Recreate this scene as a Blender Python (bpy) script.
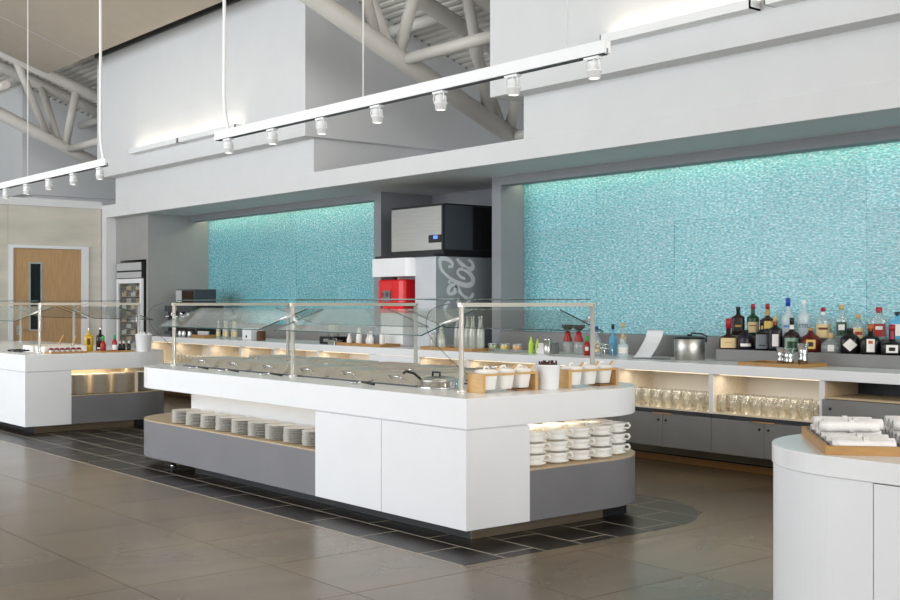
import bpy, bmesh, math, random
from mathutils import Vector, Matrix
random.seed(7)
PI = math.pi
for o in list(bpy.data.objects): bpy.data.objects.remove(o)
scn = bpy.context.scene
C = scn.collection
# ------------------------------------------------------------------ camera
cd = bpy.data.cameras.new('camera'); cam = bpy.data.objects.new('camera', cd); C.objects.link(cam)
cam.location = (0, 0, 1.5); cam.rotation_euler = (PI/2, 0, math.radians(50.8))
cd.sensor_width = 36; cd.lens = 36*1172/900; cd.shift_y = 3/900; cd.clip_end = 200
scn.camera = cam
# ------------------------------------------------------------------ sky and exposure
w = bpy.data.worlds.new('sky'); scn.world = w; w.use_nodes = True
bg = w.node_tree.nodes['Background']; bg.inputs[0].default_value = (.88, .94, 1, 1); bg.inputs[1].default_value = 1.0
scn.view_settings.view_transform = 'Standard'; scn.view_settings.look = 'None'
scn.view_settings.gamma = 1; scn.view_settings.use_curve_mapping = False
scn.view_settings.exposure = 0.18
try:
    scn.cycles.transparent_max_bounces = 40
except Exception: pass
def area(name, loc, rot, sx, sy, power, col, parent=None, spread=PI):
    l = bpy.data.lights.new(name, 'AREA'); l.shape = 'RECTANGLE'; l.size = sx; l.size_y = sy
    l.energy = power; l.color = col; l.spread = spread
    o = bpy.data.objects.new(name, l); C.objects.link(o); o.location = loc; o.rotation_euler = rot
    if parent: o.parent = parent
    return o
DAY = (.93, .97, 1.0)
WIN = [(-20.5, 3.4), (-16.3, 3.4), (-12.1, 3.4), (-7.9, 3.4)]      # centre x, width of the window bays
for cx, ww in WIN:     # daylight entering through each window bay of the front wall
    area('window_daylight', (cx, -4.6, 3.3), (PI/2, 0, 0), ww, 5.4, 300, DAY)
FILL_WIN = [(-2.3, 3.8), (2.0, 3.8), (6.2, 3.6)]      # unseen right wall bays, added as fill light from that side
for cy_, ww in FILL_WIN: area('window_daylight', (9.9, cy_, 3.9), (PI/2, 0, PI/2), ww, 6.4, 500, (1, .985, .965))
# ------------------------------------------------------------------ helpers
def lin(c):
    return tuple((x/12.92 if x <= .04045 else ((x+.055)/1.055)**2.4) for x in c)
def hexc(h):
    return lin(tuple(int(h[i:i+2], 16)/255 for i in (0, 2, 4)))
M = {}
def mat(name, col, rough=.5, metal=0, var=.06, scale=3, bump=0, bscale=40, stretch=None, emit=None, estr=0, coat=0, trans=0, ior=1.45, alpha=1):
    m = bpy.data.materials.new(name); m.use_nodes = True; nt = m.node_tree; b = nt.nodes['Principled BSDF']
    c = hexc(col) if isinstance(col, str) else col
    tc = nt.nodes.new('ShaderNodeTexCoord'); mp = nt.nodes.new('ShaderNodeMapping')
    nt.links.new(tc.outputs['Object'], mp.inputs[0])
    if stretch: mp.inputs['Scale'].default_value = stretch
    n = nt.nodes.new('ShaderNodeTexNoise'); n.inputs['Scale'].default_value = scale; n.inputs['Detail'].default_value = 4
    nt.links.new(mp.outputs[0], n.inputs['Vector'])
    r = nt.nodes.new('ShaderNodeValToRGB')
    r.color_ramp.elements[0].position = .3; r.color_ramp.elements[1].position = .7
    r.color_ramp.elements[0].color = tuple(x*(1-var) for x in c)+(1,); r.color_ramp.elements[1].color = tuple(min(1, x*(1+var)) for x in c)+(1,)
    nt.links.new(n.outputs[0], r.inputs[0]); nt.links.new(r.outputs[0], b.inputs['Base Color'])
    b.inputs['Roughness'].default_value = rough; b.inputs['Metallic'].default_value = metal
    b.inputs['IOR'].default_value = ior
    if coat: b.inputs['Coat Weight'].default_value = coat; b.inputs['Coat Roughness'].default_value = .1
    if trans: b.inputs['Transmission Weight'].default_value = trans
    if emit: b.inputs['Emission Color'].default_value = tuple(emit)+(1,); b.inputs['Emission Strength'].default_value = estr
    if bump:
        n2 = nt.nodes.new('ShaderNodeTexNoise'); n2.inputs['Scale'].default_value = bscale; n2.inputs['Detail'].default_value = 3
        nt.links.new(mp.outputs[0], n2.inputs['Vector'])
        bp = nt.nodes.new('ShaderNodeBump'); bp.inputs['Strength'].default_value = bump; bp.inputs['Distance'].default_value = .01
        nt.links.new(n2.outputs[0], bp.inputs['Height']); nt.links.new(bp.outputs[0], b.inputs['Normal'])
    M[name] = m; return m
def glass(name, tint, gloss=1.0, haze=0.0, hazecol=(.9, .9, .88), ior=1.45):
    m = bpy.data.materials.new(name); m.use_nodes = True; nt = m.node_tree; nt.nodes.clear()
    out = nt.nodes.new('ShaderNodeOutputMaterial'); tr = nt.nodes.new('ShaderNodeBsdfTransparent'); gl = nt.nodes.new('ShaderNodeBsdfGlossy')
    tr.inputs[0].default_value = tuple(tint)+(1,); gl.inputs['Roughness'].default_value = .03
    ge = nt.nodes.new('ShaderNodeNewGeometry'); vd = nt.nodes.new('ShaderNodeVectorMath'); vd.operation = 'DOT_PRODUCT'
    nt.links.new(ge.outputs['Incoming'], vd.inputs[0]); nt.links.new(ge.outputs['Normal'], vd.inputs[1])
    def mth(op, a, b=None, clamp=False):      # two-sided Schlick reflectance for thin glass
        q = nt.nodes.new('ShaderNodeMath'); q.operation = op; q.use_clamp = clamp
        for k, s in enumerate((a, b)):
            if s is None: continue
            if isinstance(s, (int, float)): q.inputs[k].default_value = s
            else: nt.links.new(s, q.inputs[k])
        return q.outputs[0]
    f0 = ((ior-1)/(ior+1))**2
    fr = mth('POWER', mth('SUBTRACT', 1.0, mth('ABSOLUTE', vd.outputs['Value']), True), 5.0)
    fac = mth('MULTIPLY', mth('ADD', mth('MULTIPLY', fr, 1-f0), f0), gloss, True)
    mx = nt.nodes.new('ShaderNodeMixShader'); nt.links.new(fac, mx.inputs[0]); nt.links.new(gl.outputs[0], mx.inputs[2])
    if haze:
        df = nt.nodes.new('ShaderNodeBsdfDiffuse'); df.inputs[0].default_value = tuple(hazecol)+(1,)
        m2 = nt.nodes.new('ShaderNodeMixShader'); m2.inputs[0].default_value = haze
        nt.links.new(tr.outputs[0], m2.inputs[1]); nt.links.new(df.outputs[0], m2.inputs[2]); nt.links.new(m2.outputs[0], mx.inputs[1])
    else: nt.links.new(tr.outputs[0], mx.inputs[1])
    nt.links.new(mx.outputs[0], out.inputs[0]); M[name] = m; return m
class MB:
    def __init__(s): s.v = []; s.f = []; s.sm = []
    def add(s, vs, fs, smooth=False):
        n = len(s.v); s.v += [tuple(p) for p in vs]; s.f += [tuple(i+n for i in f) for f in fs]; s.sm += [smooth]*len(fs); return s
    def box(s, x0, x1, y0, y1, z0, z1):
        return s.add([(x0,y0,z0),(x1,y0,z0),(x1,y1,z0),(x0,y1,z0),(x0,y0,z1),(x1,y0,z1),(x1,y1,z1),(x0,y1,z1)],
                     [(0,3,2,1),(4,5,6,7),(0,1,5,4),(1,2,6,5),(2,3,7,6),(3,0,4,7)])
    def prism(s, poly, z0, z1, smooth_from=None):
        n = len(poly); vs = [(x,y,z0) for x,y in poly]+[(x,y,z1) for x,y in poly]
        fs = [tuple(range(n-1,-1,-1)), tuple(range(n,2*n))]+[(i,(i+1)%n,n+(i+1)%n,n+i) for i in range(n)]
        return s.add(vs, fs)
    def prismx(s, poly, x0, x1):          # polygon in (y,z), extruded along x
        n = len(poly); vs = [(x0,y,z) for y,z in poly]+[(x1,y,z) for y,z in poly]
        return s.add(vs, [tuple(range(n-1,-1,-1)), tuple(range(n,2*n))]+[(i,(i+1)%n,n+(i+1)%n,n+i) for i in range(n)])
    def lathe(s, prof, seg=20, c=(0,0,0), e=2.0, sy=1.0, a0=0, a1=2*PI, smooth=True, caps=True, rot=0):
        full = abs(a1-a0-2*PI) < 1e-6; k = seg if full else seg+1; vs = []
        for r, z in prof:
            for i in range(k):
                a = a0+(a1-a0)*i/seg; ca, sa = math.cos(a-rot), math.sin(a-rot)
                q = (abs(ca)**e+abs(sa)**e)**(-1/e) if e != 2 else 1.0
                x, y = r*q*ca, r*q*sa*sy
                vs.append((c[0]+x*math.cos(rot)-y*math.sin(rot), c[1]+x*math.sin(rot)+y*math.cos(rot), c[2]+z))
        fs = []; n = len(prof)
        for j in range(n-1):
            for i in range(seg if full else k-1):
                i2 = (i+1) % k; fs.append((j*k+i, j*k+i2, (j+1)*k+i2, (j+1)*k+i))
        s.add(vs, fs, smooth)
        if full and caps:
            b = len(s.v)-len(vs)
            if prof[0][0] > 1e-5: s.f.append(tuple(b+i for i in range(k-1,-1,-1))); s.sm.append(False)
            if prof[-1][0] > 1e-5 and caps is True: s.f.append(tuple(b+(n-1)*k+i for i in range(k))); s.sm.append(False)
        return s
    def tube(s, pts, r, seg=8, closed=False):
        pts = [Vector(p) for p in pts]; n = len(pts); vs = []; prev = None
        for i, p in enumerate(pts):
            if closed: t = (pts[(i+1)%n]-pts[i-1])
            else: t = pts[min(i+1,n-1)]-pts[max(i-1,0)]
            t.normalize()
            if prev is None:
                u = t.orthogonal().normalized()
            else:
                u = (prev-t*prev.dot(t)).normalized()
            prev = u; v = t.cross(u)
            rr = r[i] if isinstance(r, (list, tuple)) else r
            vs += [p+u*(rr*math.cos(2*PI*k/seg))+v*(rr*math.sin(2*PI*k/seg)) for k in range(seg)]
        fs = []
        for i in range(n if closed else n-1):
            j = (i+1) % n
            for k in range(seg): fs.append((i*seg+k, i*seg+(k+1)%seg, j*seg+(k+1)%seg, j*seg+k))
        s.add(vs, fs, True)
        if not closed:
            b = len(s.v)-len(vs)
            s.f.append(tuple(b+k for k in range(seg-1,-1,-1))); s.f.append(tuple(b+(n-1)*seg+k for k in range(seg))); s.sm += [False, False]
        return s
    def obox(s, p, q, wy, hz, up=(0,0,1)):     # box beam from p to q
        p, q = Vector(p), Vector(q); t = (q-p).normalized(); u = Vector(up).cross(t)
        if u.length < 1e-6: u = Vector((1,0,0))
        u.normalize(); v = t.cross(u); vs = []
        for c in (p, q):
            for a, b in ((-1,-1),(1,-1),(1,1),(-1,1)): vs.append(c+u*(a*wy/2)+v*(b*hz/2))
        return s.add(vs, [(0,3,2,1),(4,5,6,7),(0,1,5,4),(1,2,6,5),(2,3,7,6),(3,0,4,7)])
    def mesh(s, name):
        me = bpy.data.meshes.new(name); me.from_pydata(s.v, [], s.f); me.update()
        me.polygons.foreach_set('use_smooth', s.sm); return me
    def build(s, name, m, parent=None, world=True, bevel=0):
        off = ORG.get(parent.name) if (parent is not None and world) else None
        if off is not None: s.v = [(x-off[0], y-off[1], z-off[2]) for x, y, z in s.v]
        me = s.mesh(name); me.materials.append(M[m]); o = bpy.data.objects.new(name, me); C.objects.link(o)
        if parent is not None: o.parent = parent; ORG[o.name] = off if off is not None else (0,0,0)
        else: ORG[o.name] = (0,0,0)
        if bevel:
            b = o.modifiers.new('edge', 'BEVEL'); b.width = bevel; b.segments = 2; b.limit_method = 'ANGLE'; b.angle_limit = .6
        return o
ORG = {}
def tag(o, label, cat, group=None):
    o['label'] = label; o['category'] = cat
    if group: o['group'] = group
    return o
def thing(name, label, cat, loc=(0,0,0), rz=0, group=None):
    o = bpy.data.objects.new(name, None); C.objects.link(o); o.location = loc; o.rotation_euler = (0,0,rz); o.empty_display_size = .05
    ORG[o.name] = tuple(loc); return tag(o, label, cat, group)
def struct(o): o['kind'] = 'structure'; return o
def copy_tree(o, parent=None):
    c = o.copy(); C.objects.link(c)
    if parent is not None: c.parent = parent
    for ch in list(o.children): copy_tree(ch, c)
    return c
def put(proto, used, loc, rz, label, group=None):
    o = proto if not used else copy_tree(proto)
    o.location = loc; o.rotation_euler = (0,0,rz); o['label'] = label
    if group: o['group'] = group
    return o
def arc(cx, cy, r, a0, a1, n=14):
    return [(cx+r*math.cos(a0+(a1-a0)*i/n), cy+r*math.sin(a0+(a1-a0)*i/n)) for i in range(n+1)]
# ------------------------------------------------------------------ materials
mat('white_solid', 'E9EAEC', .22, var=.012)
mat('white_panel', 'E6E7EA', .38, var=.012)
mat('wall_white', 'DADBDC', .8, var=.015)
mat('wall_grey', '8E8F93', .75, var=.03)
mat('wall_midgrey', '9D9C9B', .7, var=.03)
mat('frame_grey', '86898E', .55, var=.03)
mat('far_grey', 'B9B8B6', .85, var=.02)
mat('panel_ceiling', 'B0A597', .9, var=.03)
mat('deck_metal', 'D6D3CC', .6, .2, var=.05)
mat('truss_paint', 'C9C5BE', .5, var=.03)
mat('grey_laminate', '77767A', .45, var=.04)
mat('cabinet_grey', '807F7E', .5, var=.04)
mat('dark_rail', '3C3D42', .5)
mat('bronze_kick', '8A7A66', .3, .7, var=.1, stretch=(1, 1, 12))
mat('toe_steel', '8A8474', .3, .6, var=.1)
mat('tan_laminate', 'BFAA8A', .5, var=.08, scale=6, stretch=(1, 6, 6))
mat('shelf_back', 'F1E8DC', .6, var=.02)
mat('shelf_wood', 'E8D8BF', .5, var=.08, scale=6, stretch=(1, 6, 6))
mat('bamboo_light', 'C69E68', .45, var=.1, scale=8, stretch=(1.5, 14, 14))
mat('bamboo', 'A67E4A', .45, var=.12, scale=8, stretch=(1.5, 14, 14))
mat('bamboo_dark', '8A6238', .45, var=.18, scale=8, stretch=(14, 1.5, 14))
mat('oak_door', 'B8946A', .5, var=.12, scale=5, stretch=(9, 9, .8))
mat('travertine', 'C9C4B8', .7, var=.10, scale=2.2, stretch=(1, .6, 2.2), bump=.1, bscale=25)
mat('steel', 'C4C4C2', .28, 1, var=.05, stretch=(1, 1, 20))
mat('chrome', 'D8D9DA', .12, 1, var=.03)
mat('lid_steel', 'CBC5BA', .33, .75, var=.06, scale=8)
mat('post_steel', 'E2E2E0', .25, .6, var=.03)
mat('black', '17181B', .4, var=.2)
mat('black_gloss', '101114', .15, var=.1)
mat('charcoal', '3A4148', .45, var=.06)
mat('ceramic', 'EDEBE6', .25, var=.02)
mat('plate', 'E2DFD8', .35, var=.02)
mat('white_plastic', 'E8E9EB', .35, var=.02)
mat('track_white', 'EDEEEF', .45, var=.01)
mat('silver_panel', 'C4C7CC', .4, .3, var=.03)
mat('script_print', 'DCE3E8', .4, .2, var=.03)
mat('disp_side', 'A3ABB0', .4, .4, var=.04)
mat('red_plastic', 'D8141C', .22, var=.05)
mat('blue_screen', (.05, .12, .8), .3, emit=(.1, .25, 1), estr=1.2)
mat('napkin', 'E4E2E0', .85, var=.03, bump=.3, bscale=60)
mat('tray_liner', '6E6F74', .6)
mat('bar_champagne', 'D8CFC0', .3, .5, var=.03)
mat('lens_glow', (1, .95, .85), .3, emit=(1, .9, .72), estr=5)
mat('led_cool', (1, 1, .85), .3, emit=(1, 1, .8), estr=1.5)
mat('led_warm', (1, .9, .7), .3, emit=(1, .82, .55), estr=1.5)
mat('grout', 'B4AC9C', .8)
mat('light_grout', '4A4239', .8)
mat('door_steel', 'B7BAB8', .35, .8)
mat('glass_dark', '1E2220', .08)
mat('green_lime', 'B9D84A', .35)
mat('sauce_red', '9E1B1B', .3)
mat('cap_green', '2E9E48', .4)
mat('oil_yellow', 'C9A012', .15, var=.1)
mat('vinegar', '1C1714', .15)
mat('lemon', 'E8C21E', .5, var=.1)
mat('orange_fruit', 'E59A2C', .5, var=.1)
mat('limes', '86933A', .5, var=.2, scale=20)
mat('olives', '4B4A22', .5, var=.2, scale=20)
mat('food_red', '7A1F2B', .5, var=.3, scale=20)
mat('cutlery_dark', '43281F', .5, var=.3)
mat('wood_stick', 'C99B5C', .6)
mat('brown_food', '5A3A28', .7, var=.3, scale=20)
glass('guard_glass', (.97, .99, .98), .5, .02, (.9, .97, .95), 1.5)
glass('guard_slant', (.97, .99, .98), .5, .05, (.87, .95, .92), 1.5)
mat('glass_edge', '2C4A44', .1)
glass('tumbler_glass', (.95, .94, .89), 1.8, .14, (.97, .95, .9), 1.5)
glass('carafe_glass', (.80, .83, .78), 1.6, .42, (.72, .74, .66), 1.5)
glass('clear_glass', (.90, .93, .92), 1.6, .14, (.9, .94, .93), 1.5)
glass('window_glass', (.97, .99, .98), 1.0, 0, ior=1.45)
glass('door_glass', (.88, .9, .9), 1.0, .05, (.8, .8, .78), 1.45)
# stone floor: warm grey-brown with drifting streaks
def stone(name, c1, c2, rough, rv):
    m = mat(name, c1, rough); nt = m.node_tree; b = nt.nodes['Principled BSDF']
    gi = nt.nodes.new('ShaderNodeNewGeometry'); mp = nt.nodes.new('ShaderNodeMapping'); mp.inputs['Scale'].default_value = (1.5, .8, 1); mp.inputs['Rotation'].default_value = (0, 0, .5)
    nt.links.new(gi.outputs['Position'], mp.inputs[0])
    n = nt.nodes.new('ShaderNodeTexNoise'); n.inputs['Scale'].default_value = 1.1; n.inputs['Detail'].default_value = 6; n.inputs['Roughness'].default_value = .55; n.inputs['Distortion'].default_value = .4
    nt.links.new(mp.outputs[0], n.inputs['Vector'])
    r = nt.nodes.new('ShaderNodeValToRGB'); r.color_ramp.elements[0].position = .2; r.color_ramp.elements[1].position = .8
    r.color_ramp.elements[0].color = hexc(c1)+(1,); r.color_ramp.elements[1].color = hexc(c2)+(1,)
    oi = nt.nodes.new('ShaderNodeObjectInfo'); mm = nt.nodes.new('ShaderNodeMapRange'); mm.inputs[3].default_value = .92; mm.inputs[4].default_value = 1.08
    nt.links.new(oi.outputs['Random'], mm.inputs[0])
    mx = nt.nodes.new('ShaderNodeMix'); mx.data_type = 'RGBA'; mx.blend_type = 'MULTIPLY'; mx.inputs[0].default_value = 1
    nt.links.new(n.outputs[0], r.inputs[0]); nt.links.new(r.outputs[0], mx.inputs[6]); nt.links.new(mm.outputs[0], mx.inputs[7])
    nt.links.new(mx.outputs[2], b.inputs['Base Color'])
    rr = nt.nodes.new('ShaderNodeMapRange'); rr.inputs[3].default_value = rough-rv; rr.inputs[4].default_value = rough+rv
    nt.links.new(n.outputs[0], rr.inputs[0]); nt.links.new(rr.outputs[0], b.inputs['Roughness'])
stone('stone_tile', '5C5040', '7F6F59', .25, .05)
stone('dark_stone_tile', '191512', '2B2520', .33, .05)
M['dark_stone_tile'].node_tree.nodes['Principled BSDF'].inputs['Specular IOR Level'].default_value = .32
mat('brushed_pail', 'BFBDB8', .4, 1, var=.3, scale=14, stretch=(1, 1, .03))  # vertical colour streaks imitate the stretched highlights of brushed steel
# split-glass mosaic
def mosaic():
    m = mat('teal_mosaic', '4FA9B4', .16); nt = m.node_tree; b = nt.nodes['Principled BSDF']
    g = nt.nodes.new('ShaderNodeNewGeometry'); sp = nt.nodes.new('ShaderNodeSeparateXYZ'); cb = nt.nodes.new('ShaderNodeCombineXYZ')
    nt.links.new(g.outputs['Position'], sp.inputs[0]); nt.links.new(sp.outputs[0], cb.inputs[0]); nt.links.new(sp.outputs[2], cb.inputs[1])
    br = nt.nodes.new('ShaderNodeTexBrick'); br.inputs['Scale'].default_value = 1; br.inputs['Brick Width'].default_value = .03; br.inputs['Row Height'].default_value = .014
    br.inputs['Mortar Size'].default_value = .0012; br.inputs['Bias'].default_value = 0; br.inputs['Mortar Smooth'].default_value = .2
    br.inputs['Color1'].default_value = hexc('6BC3CF')+(1,); br.inputs['Color2'].default_value = hexc('ACE0E8')+(1,); br.inputs['Mortar'].default_value = hexc('55AEBC')+(1,)
    nt.links.new(cb.outputs[0], br.inputs['Vector'])
    n = nt.nodes.new('ShaderNodeTexNoise'); n.inputs['Scale'].default_value = 44; n.inputs['Detail'].default_value = 3
    mp = nt.nodes.new('ShaderNodeMapping'); mp.inputs['Scale'].default_value = (.62, 1.6, 1); nt.links.new(cb.outputs[0], mp.inputs[0]); nt.links.new(mp.outputs[0], n.inputs['Vector'])
    r = nt.nodes.new('ShaderNodeValToRGB'); r.color_ramp.elements[0].position = .38; r.color_ramp.elements[1].position = .66
    r.color_ramp.elements[0].color = (.48, .58, .62, 1); r.color_ramp.elements[1].color = (1.38, 1.32, 1.3, 1)
    nt.links.new(n.outputs[0], r.inputs[0])
    n3 = nt.nodes.new('ShaderNodeTexNoise'); n3.inputs['Scale'].default_value = 1.3; n3.inputs['Detail'].default_value = 2; nt.links.new(cb.outputs[0], n3.inputs['Vector'])
    mx = nt.nodes.new('ShaderNodeMix'); mx.data_type = 'RGBA'; mx.blend_type = 'MULTIPLY'; mx.inputs[0].default_value = 1
    nt.links.new(br.outputs[0], mx.inputs[6]); nt.links.new(r.outputs[0], mx.inputs[7]); oi = nt.nodes.new('ShaderNodeObjectInfo'); mr = nt.nodes.new('ShaderNodeMapRange'); mr.inputs[3].default_value = .90; mr.inputs[4].default_value = 1.06
    m4 = nt.nodes.new('ShaderNodeMix'); m4.data_type = 'RGBA'; m4.blend_type = 'MULTIPLY'; m4.inputs[0].default_value = 1
    nt.links.new(oi.outputs['Random'], mr.inputs[0]); nt.links.new(mx.outputs[2], m4.inputs[6]); nt.links.new(mr.outputs[0], m4.inputs[7]); nt.links.new(m4.outputs[2], b.inputs['Base Color'])
    bp = nt.nodes.new('ShaderNodeBump'); bp.inputs['Strength'].default_value = .9; bp.inputs['Distance'].default_value = .006
    ad = nt.nodes.new('ShaderNodeMath'); ad.operation = 'ADD'; nt.links.new(n.outputs[0], ad.inputs[0])
    s2 = nt.nodes.new('ShaderNodeMath'); s2.operation = 'MULTIPLY'; s2.inputs[1].default_value = -.4; nt.links.new(br.outputs['Fac'], s2.inputs[0]); nt.links.new(s2.outputs[0], ad.inputs[1])
    nt.links.new(ad.outputs[0], bp.inputs['Height']); nt.links.new(bp.outputs[0], b.inputs['Normal'])
    b.inputs['Roughness'].default_value = .2; b.inputs['IOR'].default_value = 1.9
mosaic()
# ================================================================== FLOOR
fl = struct(MB().box(-26, 10.0, -4.7, 13, -.08, -.014).build('floor', 'light_grout'))
TP = .84; GX, GY = -5.01, 4.285
def in_view(x, y):
    d = -x*.7749+y*.632; u = x*.632+y*.7749
    if d < 1.5: return False
    return -40 < 450+1172*u/d < 940 and 303+1172*1.5/d < 640
tile_me = MB().box(.003, TP-.003, .003, TP-.003, -.012, 0).mesh('floor_tile'); tile_me.materials.append(M['stone_tile'])
rest = MB()
for i in range(-19, 19):
    for j in range(-11, 6):
        x, y = GX+i*TP, GY+j*TP
        if x < -20 or x+TP > 10.0: continue
        if x+TP < -6.0 and 4.3 < y+.1 and y+TP < 6.95: continue          # under the dark inlay
        if any(in_view(x+a*TP, y+b*TP) for a in (0, 1) for b in (0, 1)):
            o = bpy.data.objects.new('floor_tile', tile_me); C.objects.link(o); o.location = (x, y, 0); o.parent = fl
        else: rest.box(x+.002, x+TP-.002, y+.002, y+TP-.002, -.012, 0)
o = rest.build('floor_tile_field', 'stone_tile', fl); o['kind'] = 'stuff'
# dark inlay with a rounded end: grout bed and tiles clipped to its outline
DX, DY0, DY1, DR = -5.14, 4.285, 6.95, .85
inlay = [(-20, DY0), (DX, DY0)]+arc(DX-DR, DY1-DR, DR, 0, PI/2, 18)+[(-20, DY1)]
MB().prism(inlay, -.011, .0012).build('inlay_grout', 'grout', fl)
def clip(poly, reg):
    n = len(reg)
    for i in range(n):
        (ax, ay), (bx, by) = reg[i], reg[(i+1) % n]; res = []
        for k in range(len(poly)):
            p, q = poly[k], poly[(k+1) % len(poly)]
            sp = (bx-ax)*(p[1]-ay)-(by-ay)*(p[0]-ax); sq = (bx-ax)*(q[1]-ay)-(by-ay)*(q[0]-ax)
            if sp >= 0: res.append(p)
            if sp*sq < 0:
                t = sp/(sp-sq); res.append((p[0]+t*(q[0]-p[0]), p[1]+t*(q[1]-p[1])))
        poly = res
        if len(poly) < 3: return None
    return poly
TL, TW = .645, .3225
for j in range(9):
    y = DY0+j*TW; x = -5.55+(.0 if j % 2 == 0 else .31)+TL
    while x > -20:
        p = clip([(x-TL+.0065, y+.0065), (x-.0065, y+.0065), (x-.0065, y+TW-.0065), (x-TL+.0065, y+TW-.0065)], [(a, b) for a, b in inlay])
        if p: MB().prism(p, -.002, .0018).build('dark_floor_tile', 'dark_stone_tile', fl)
        x -= TL
# ================================================================== ROOM SHELL
DK = lambda y: 5.546-.347*(y-8.908)          # underside of the sloping deck
# door wall on the left
wl = struct(MB().box(-20.3, -20.03, -4.7, 8.35, 0, 3.29).build('wall_left', 'wall_white'))
ys = [3.9, 5.3, 6.705]
for a, b in zip(ys[:-1], ys[1:]):
    for z0, z1 in ((.0, 1.05), (1.05, 2.1), (2.1, 3.16)):
        MB().box(-20.03, -20.0, a+.002, b-.002, z0+.002, z1-.002).build('stone_panel', 'travertine', wl)
MB().box(-20.03, -20.0, 6.707, 8.33, 2.486, 3.158).build('stone_panel', 'travertine', wl)
for z0, z1 in ((.0, 1.24), (1.24, 2.486)): MB().box(-20.03, -20.0, 8.1, 8.33, z0+.002, z1-.002).build('stone_panel', 'travertine', wl)
MB().box(-20.03, -20.0, 3.0, 3.9, 0, 3.158).build('stone_panel', 'travertine', wl)
struct(MB().box(-20.3, -19.985, -4.7, 8.35, 3.16, 3.29).build('trim_2', 'wall_white'))
d1 = struct(MB().box(-20.03, -20.005, 6.79, 7.97, 0, 2.43).build('door_1', 'oak_door', bevel=.003))
MB().box(-20.03, -19.97, 6.71, 6.785, 0, 2.486).box(-20.03, -19.97, 7.975, 8.095, 0, 2.486).box(-20.03, -19.97, 6.785, 7.975, 2.435, 2.486).build('door_frame', 'white_panel', d1)
wf = MB().box(-20.012, -19.995, 7.055, 7.085, 1.02, 2.2).box(-20.012, -19.995, 7.255, 7.285, 1.02, 2.2).box(-20.012, -19.995, 7.085, 7.255, 1.02, 1.05).box(-20.012, -19.995, 7.085, 7.255, 2.17, 2.2).build('vision_frame', 'door_steel', d1)
MB().box(-20.01, -20.0, 7.085, 7.255, 1.05, 2.17).build('pane', 'glass_dark', d1)
MB().tube([(-20.0, 6.88, 1.05), (-19.94, 6.88, 1.05), (-19.94, 7.0, 1.05)], .011).box(-20.005, -19.995, 6.85, 6.91, .96, 1.12).build('door_handle', 'door_steel', d1)
# white column and soffit fascia
struct(MB().box(-20.03, -19.82, 8.35, 8.68, 0, 3.0).build('trim_3', 'wall_white'))
struct(MB().box(-20.03, 0, 8.35, 8.48, 3.0, 3.22).build('trim_1', 'wall_white', bevel=.004))
# grey partition, soffit underside, back wall, recess
struct(MB().box(-19.82, -19.63, 8.53, 10.3, 0, 3.0).box(-18.57, -18.5, 8.53, 10.3, 0, 3.0).box(-19.63, -18.57, 8.53, 10.3, 2.24, 3.0).box(-19.63, -18.57, 8.98, 10.3, 0, 2.24).build('wall_partition', 'wall_midgrey'))
struct(MB().box(-20.03, 0, 8.48, 10.4, 3.0, 3.1).build('ceiling_soffit', 'wall_white'))
wb = struct(MB().box(-18.5, -12.84, 9.67, 10.4, 0, 3.0).box(-10.57, 0, 9.67, 10.4, 0, 3.0).box(-12.84, -10.57, 10.15, 10.4, 0, 3.0).box(-13.0, -12.84, 9.27, 9.67, 0, 3.0).box(-10.57, -10.41, 9.27, 9.67, 0, 3.0)
            .box(-18.5, -13.0, 9.27, 9.45, 2.9, 3.0).box(-10.41, 0, 9.27, 9.45, 2.9, 3.0).build('wall_back', 'frame_grey'))
MB().box(-18.5, -13.0, 9.25, 9.67, .955, 1.165).box(-10.41, -6.98, 9.25, 9.67, .955, 1.165).box(-13.0, -10.41, 9.25, 9.3, .86, .955).build('backsplash', 'cabinet_grey', wb)
for x0, x1, joints in ((-18.5, -13.0, [-18.5, -17.84, -16.72, -15.6, -14.48, -13.0]), (-10.41, 0, [-10.41, -10.33, -9.21, -8.09, -6.97, -5.85, -4.73, -3.61, -2.4, -1.2, 0])):
    for a, b in zip(joints[:-1], joints[1:]):
        for z0, z1 in ((1.165, 1.74), (1.74, 2.36), (2.36, 3.0)):
            d1, d2 = random.uniform(-.008, .004), random.uniform(-.008, .004)
            MB().prism([(a+.001, 9.65+d1), (b-.001, 9.65+d2), (b-.001, 9.67), (a+.001, 9.67)], z0+.0004, z1-.0004).build('mosaic_panel', 'teal_mosaic', wb)
for x0, x1 in ((-18.48, -13.13), (-10.42, -.1)):
    MB().box(x0, x1, 9.52, 9.54, 2.965, 2.985).build('light_strip', 'led_cool', wb)
    n = max(1, round((x1-x0)/2.6))
    for k in range(n):
        l = (x1-x0)/n
        area('cove_light', (x0+l*(k+.5), 9.56, 2.955), (math.radians(-12), 0, 0), l*.98, .03, 3.2*l/2.6, (1, .96, .66))
# towers above the soffit: an upper volume over a set-back lower one
def tower(name, x0, x1, lx0, lx1):
    poly = [(8.13, 3.665), (13, 3.665), (13, DK(13)), (8.13, DK(8.13))]
    o = struct(MB().prismx(poly, x0, x1).build(name, 'wall_white'))
    MB().box(lx0, lx1, 8.362, 13, 3.1, 3.665).build('lower_wall', 'wall_white', o)
    return o
t1 = tower('wall_upper_left', -19.68, -12.93, -19.44, -13.09)
t2 = tower('wall_upper_right', -9.3, -1.5, -9.03, -1.5)
t0 = tower('wall_upper_far', -27, -23.4, -27, -23.5)
struct(MB().box(-27, 0, 12.9, 13.1, 3.1, 4.4).build('wall_rear', 'far_grey'))
struct(MB().box(-27.4, -27.2, -4.7, 13, 0, 10.3).build('wall_far_left', 'far_grey'))  # unseen end wall, added to stop sky light leaking in
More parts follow.
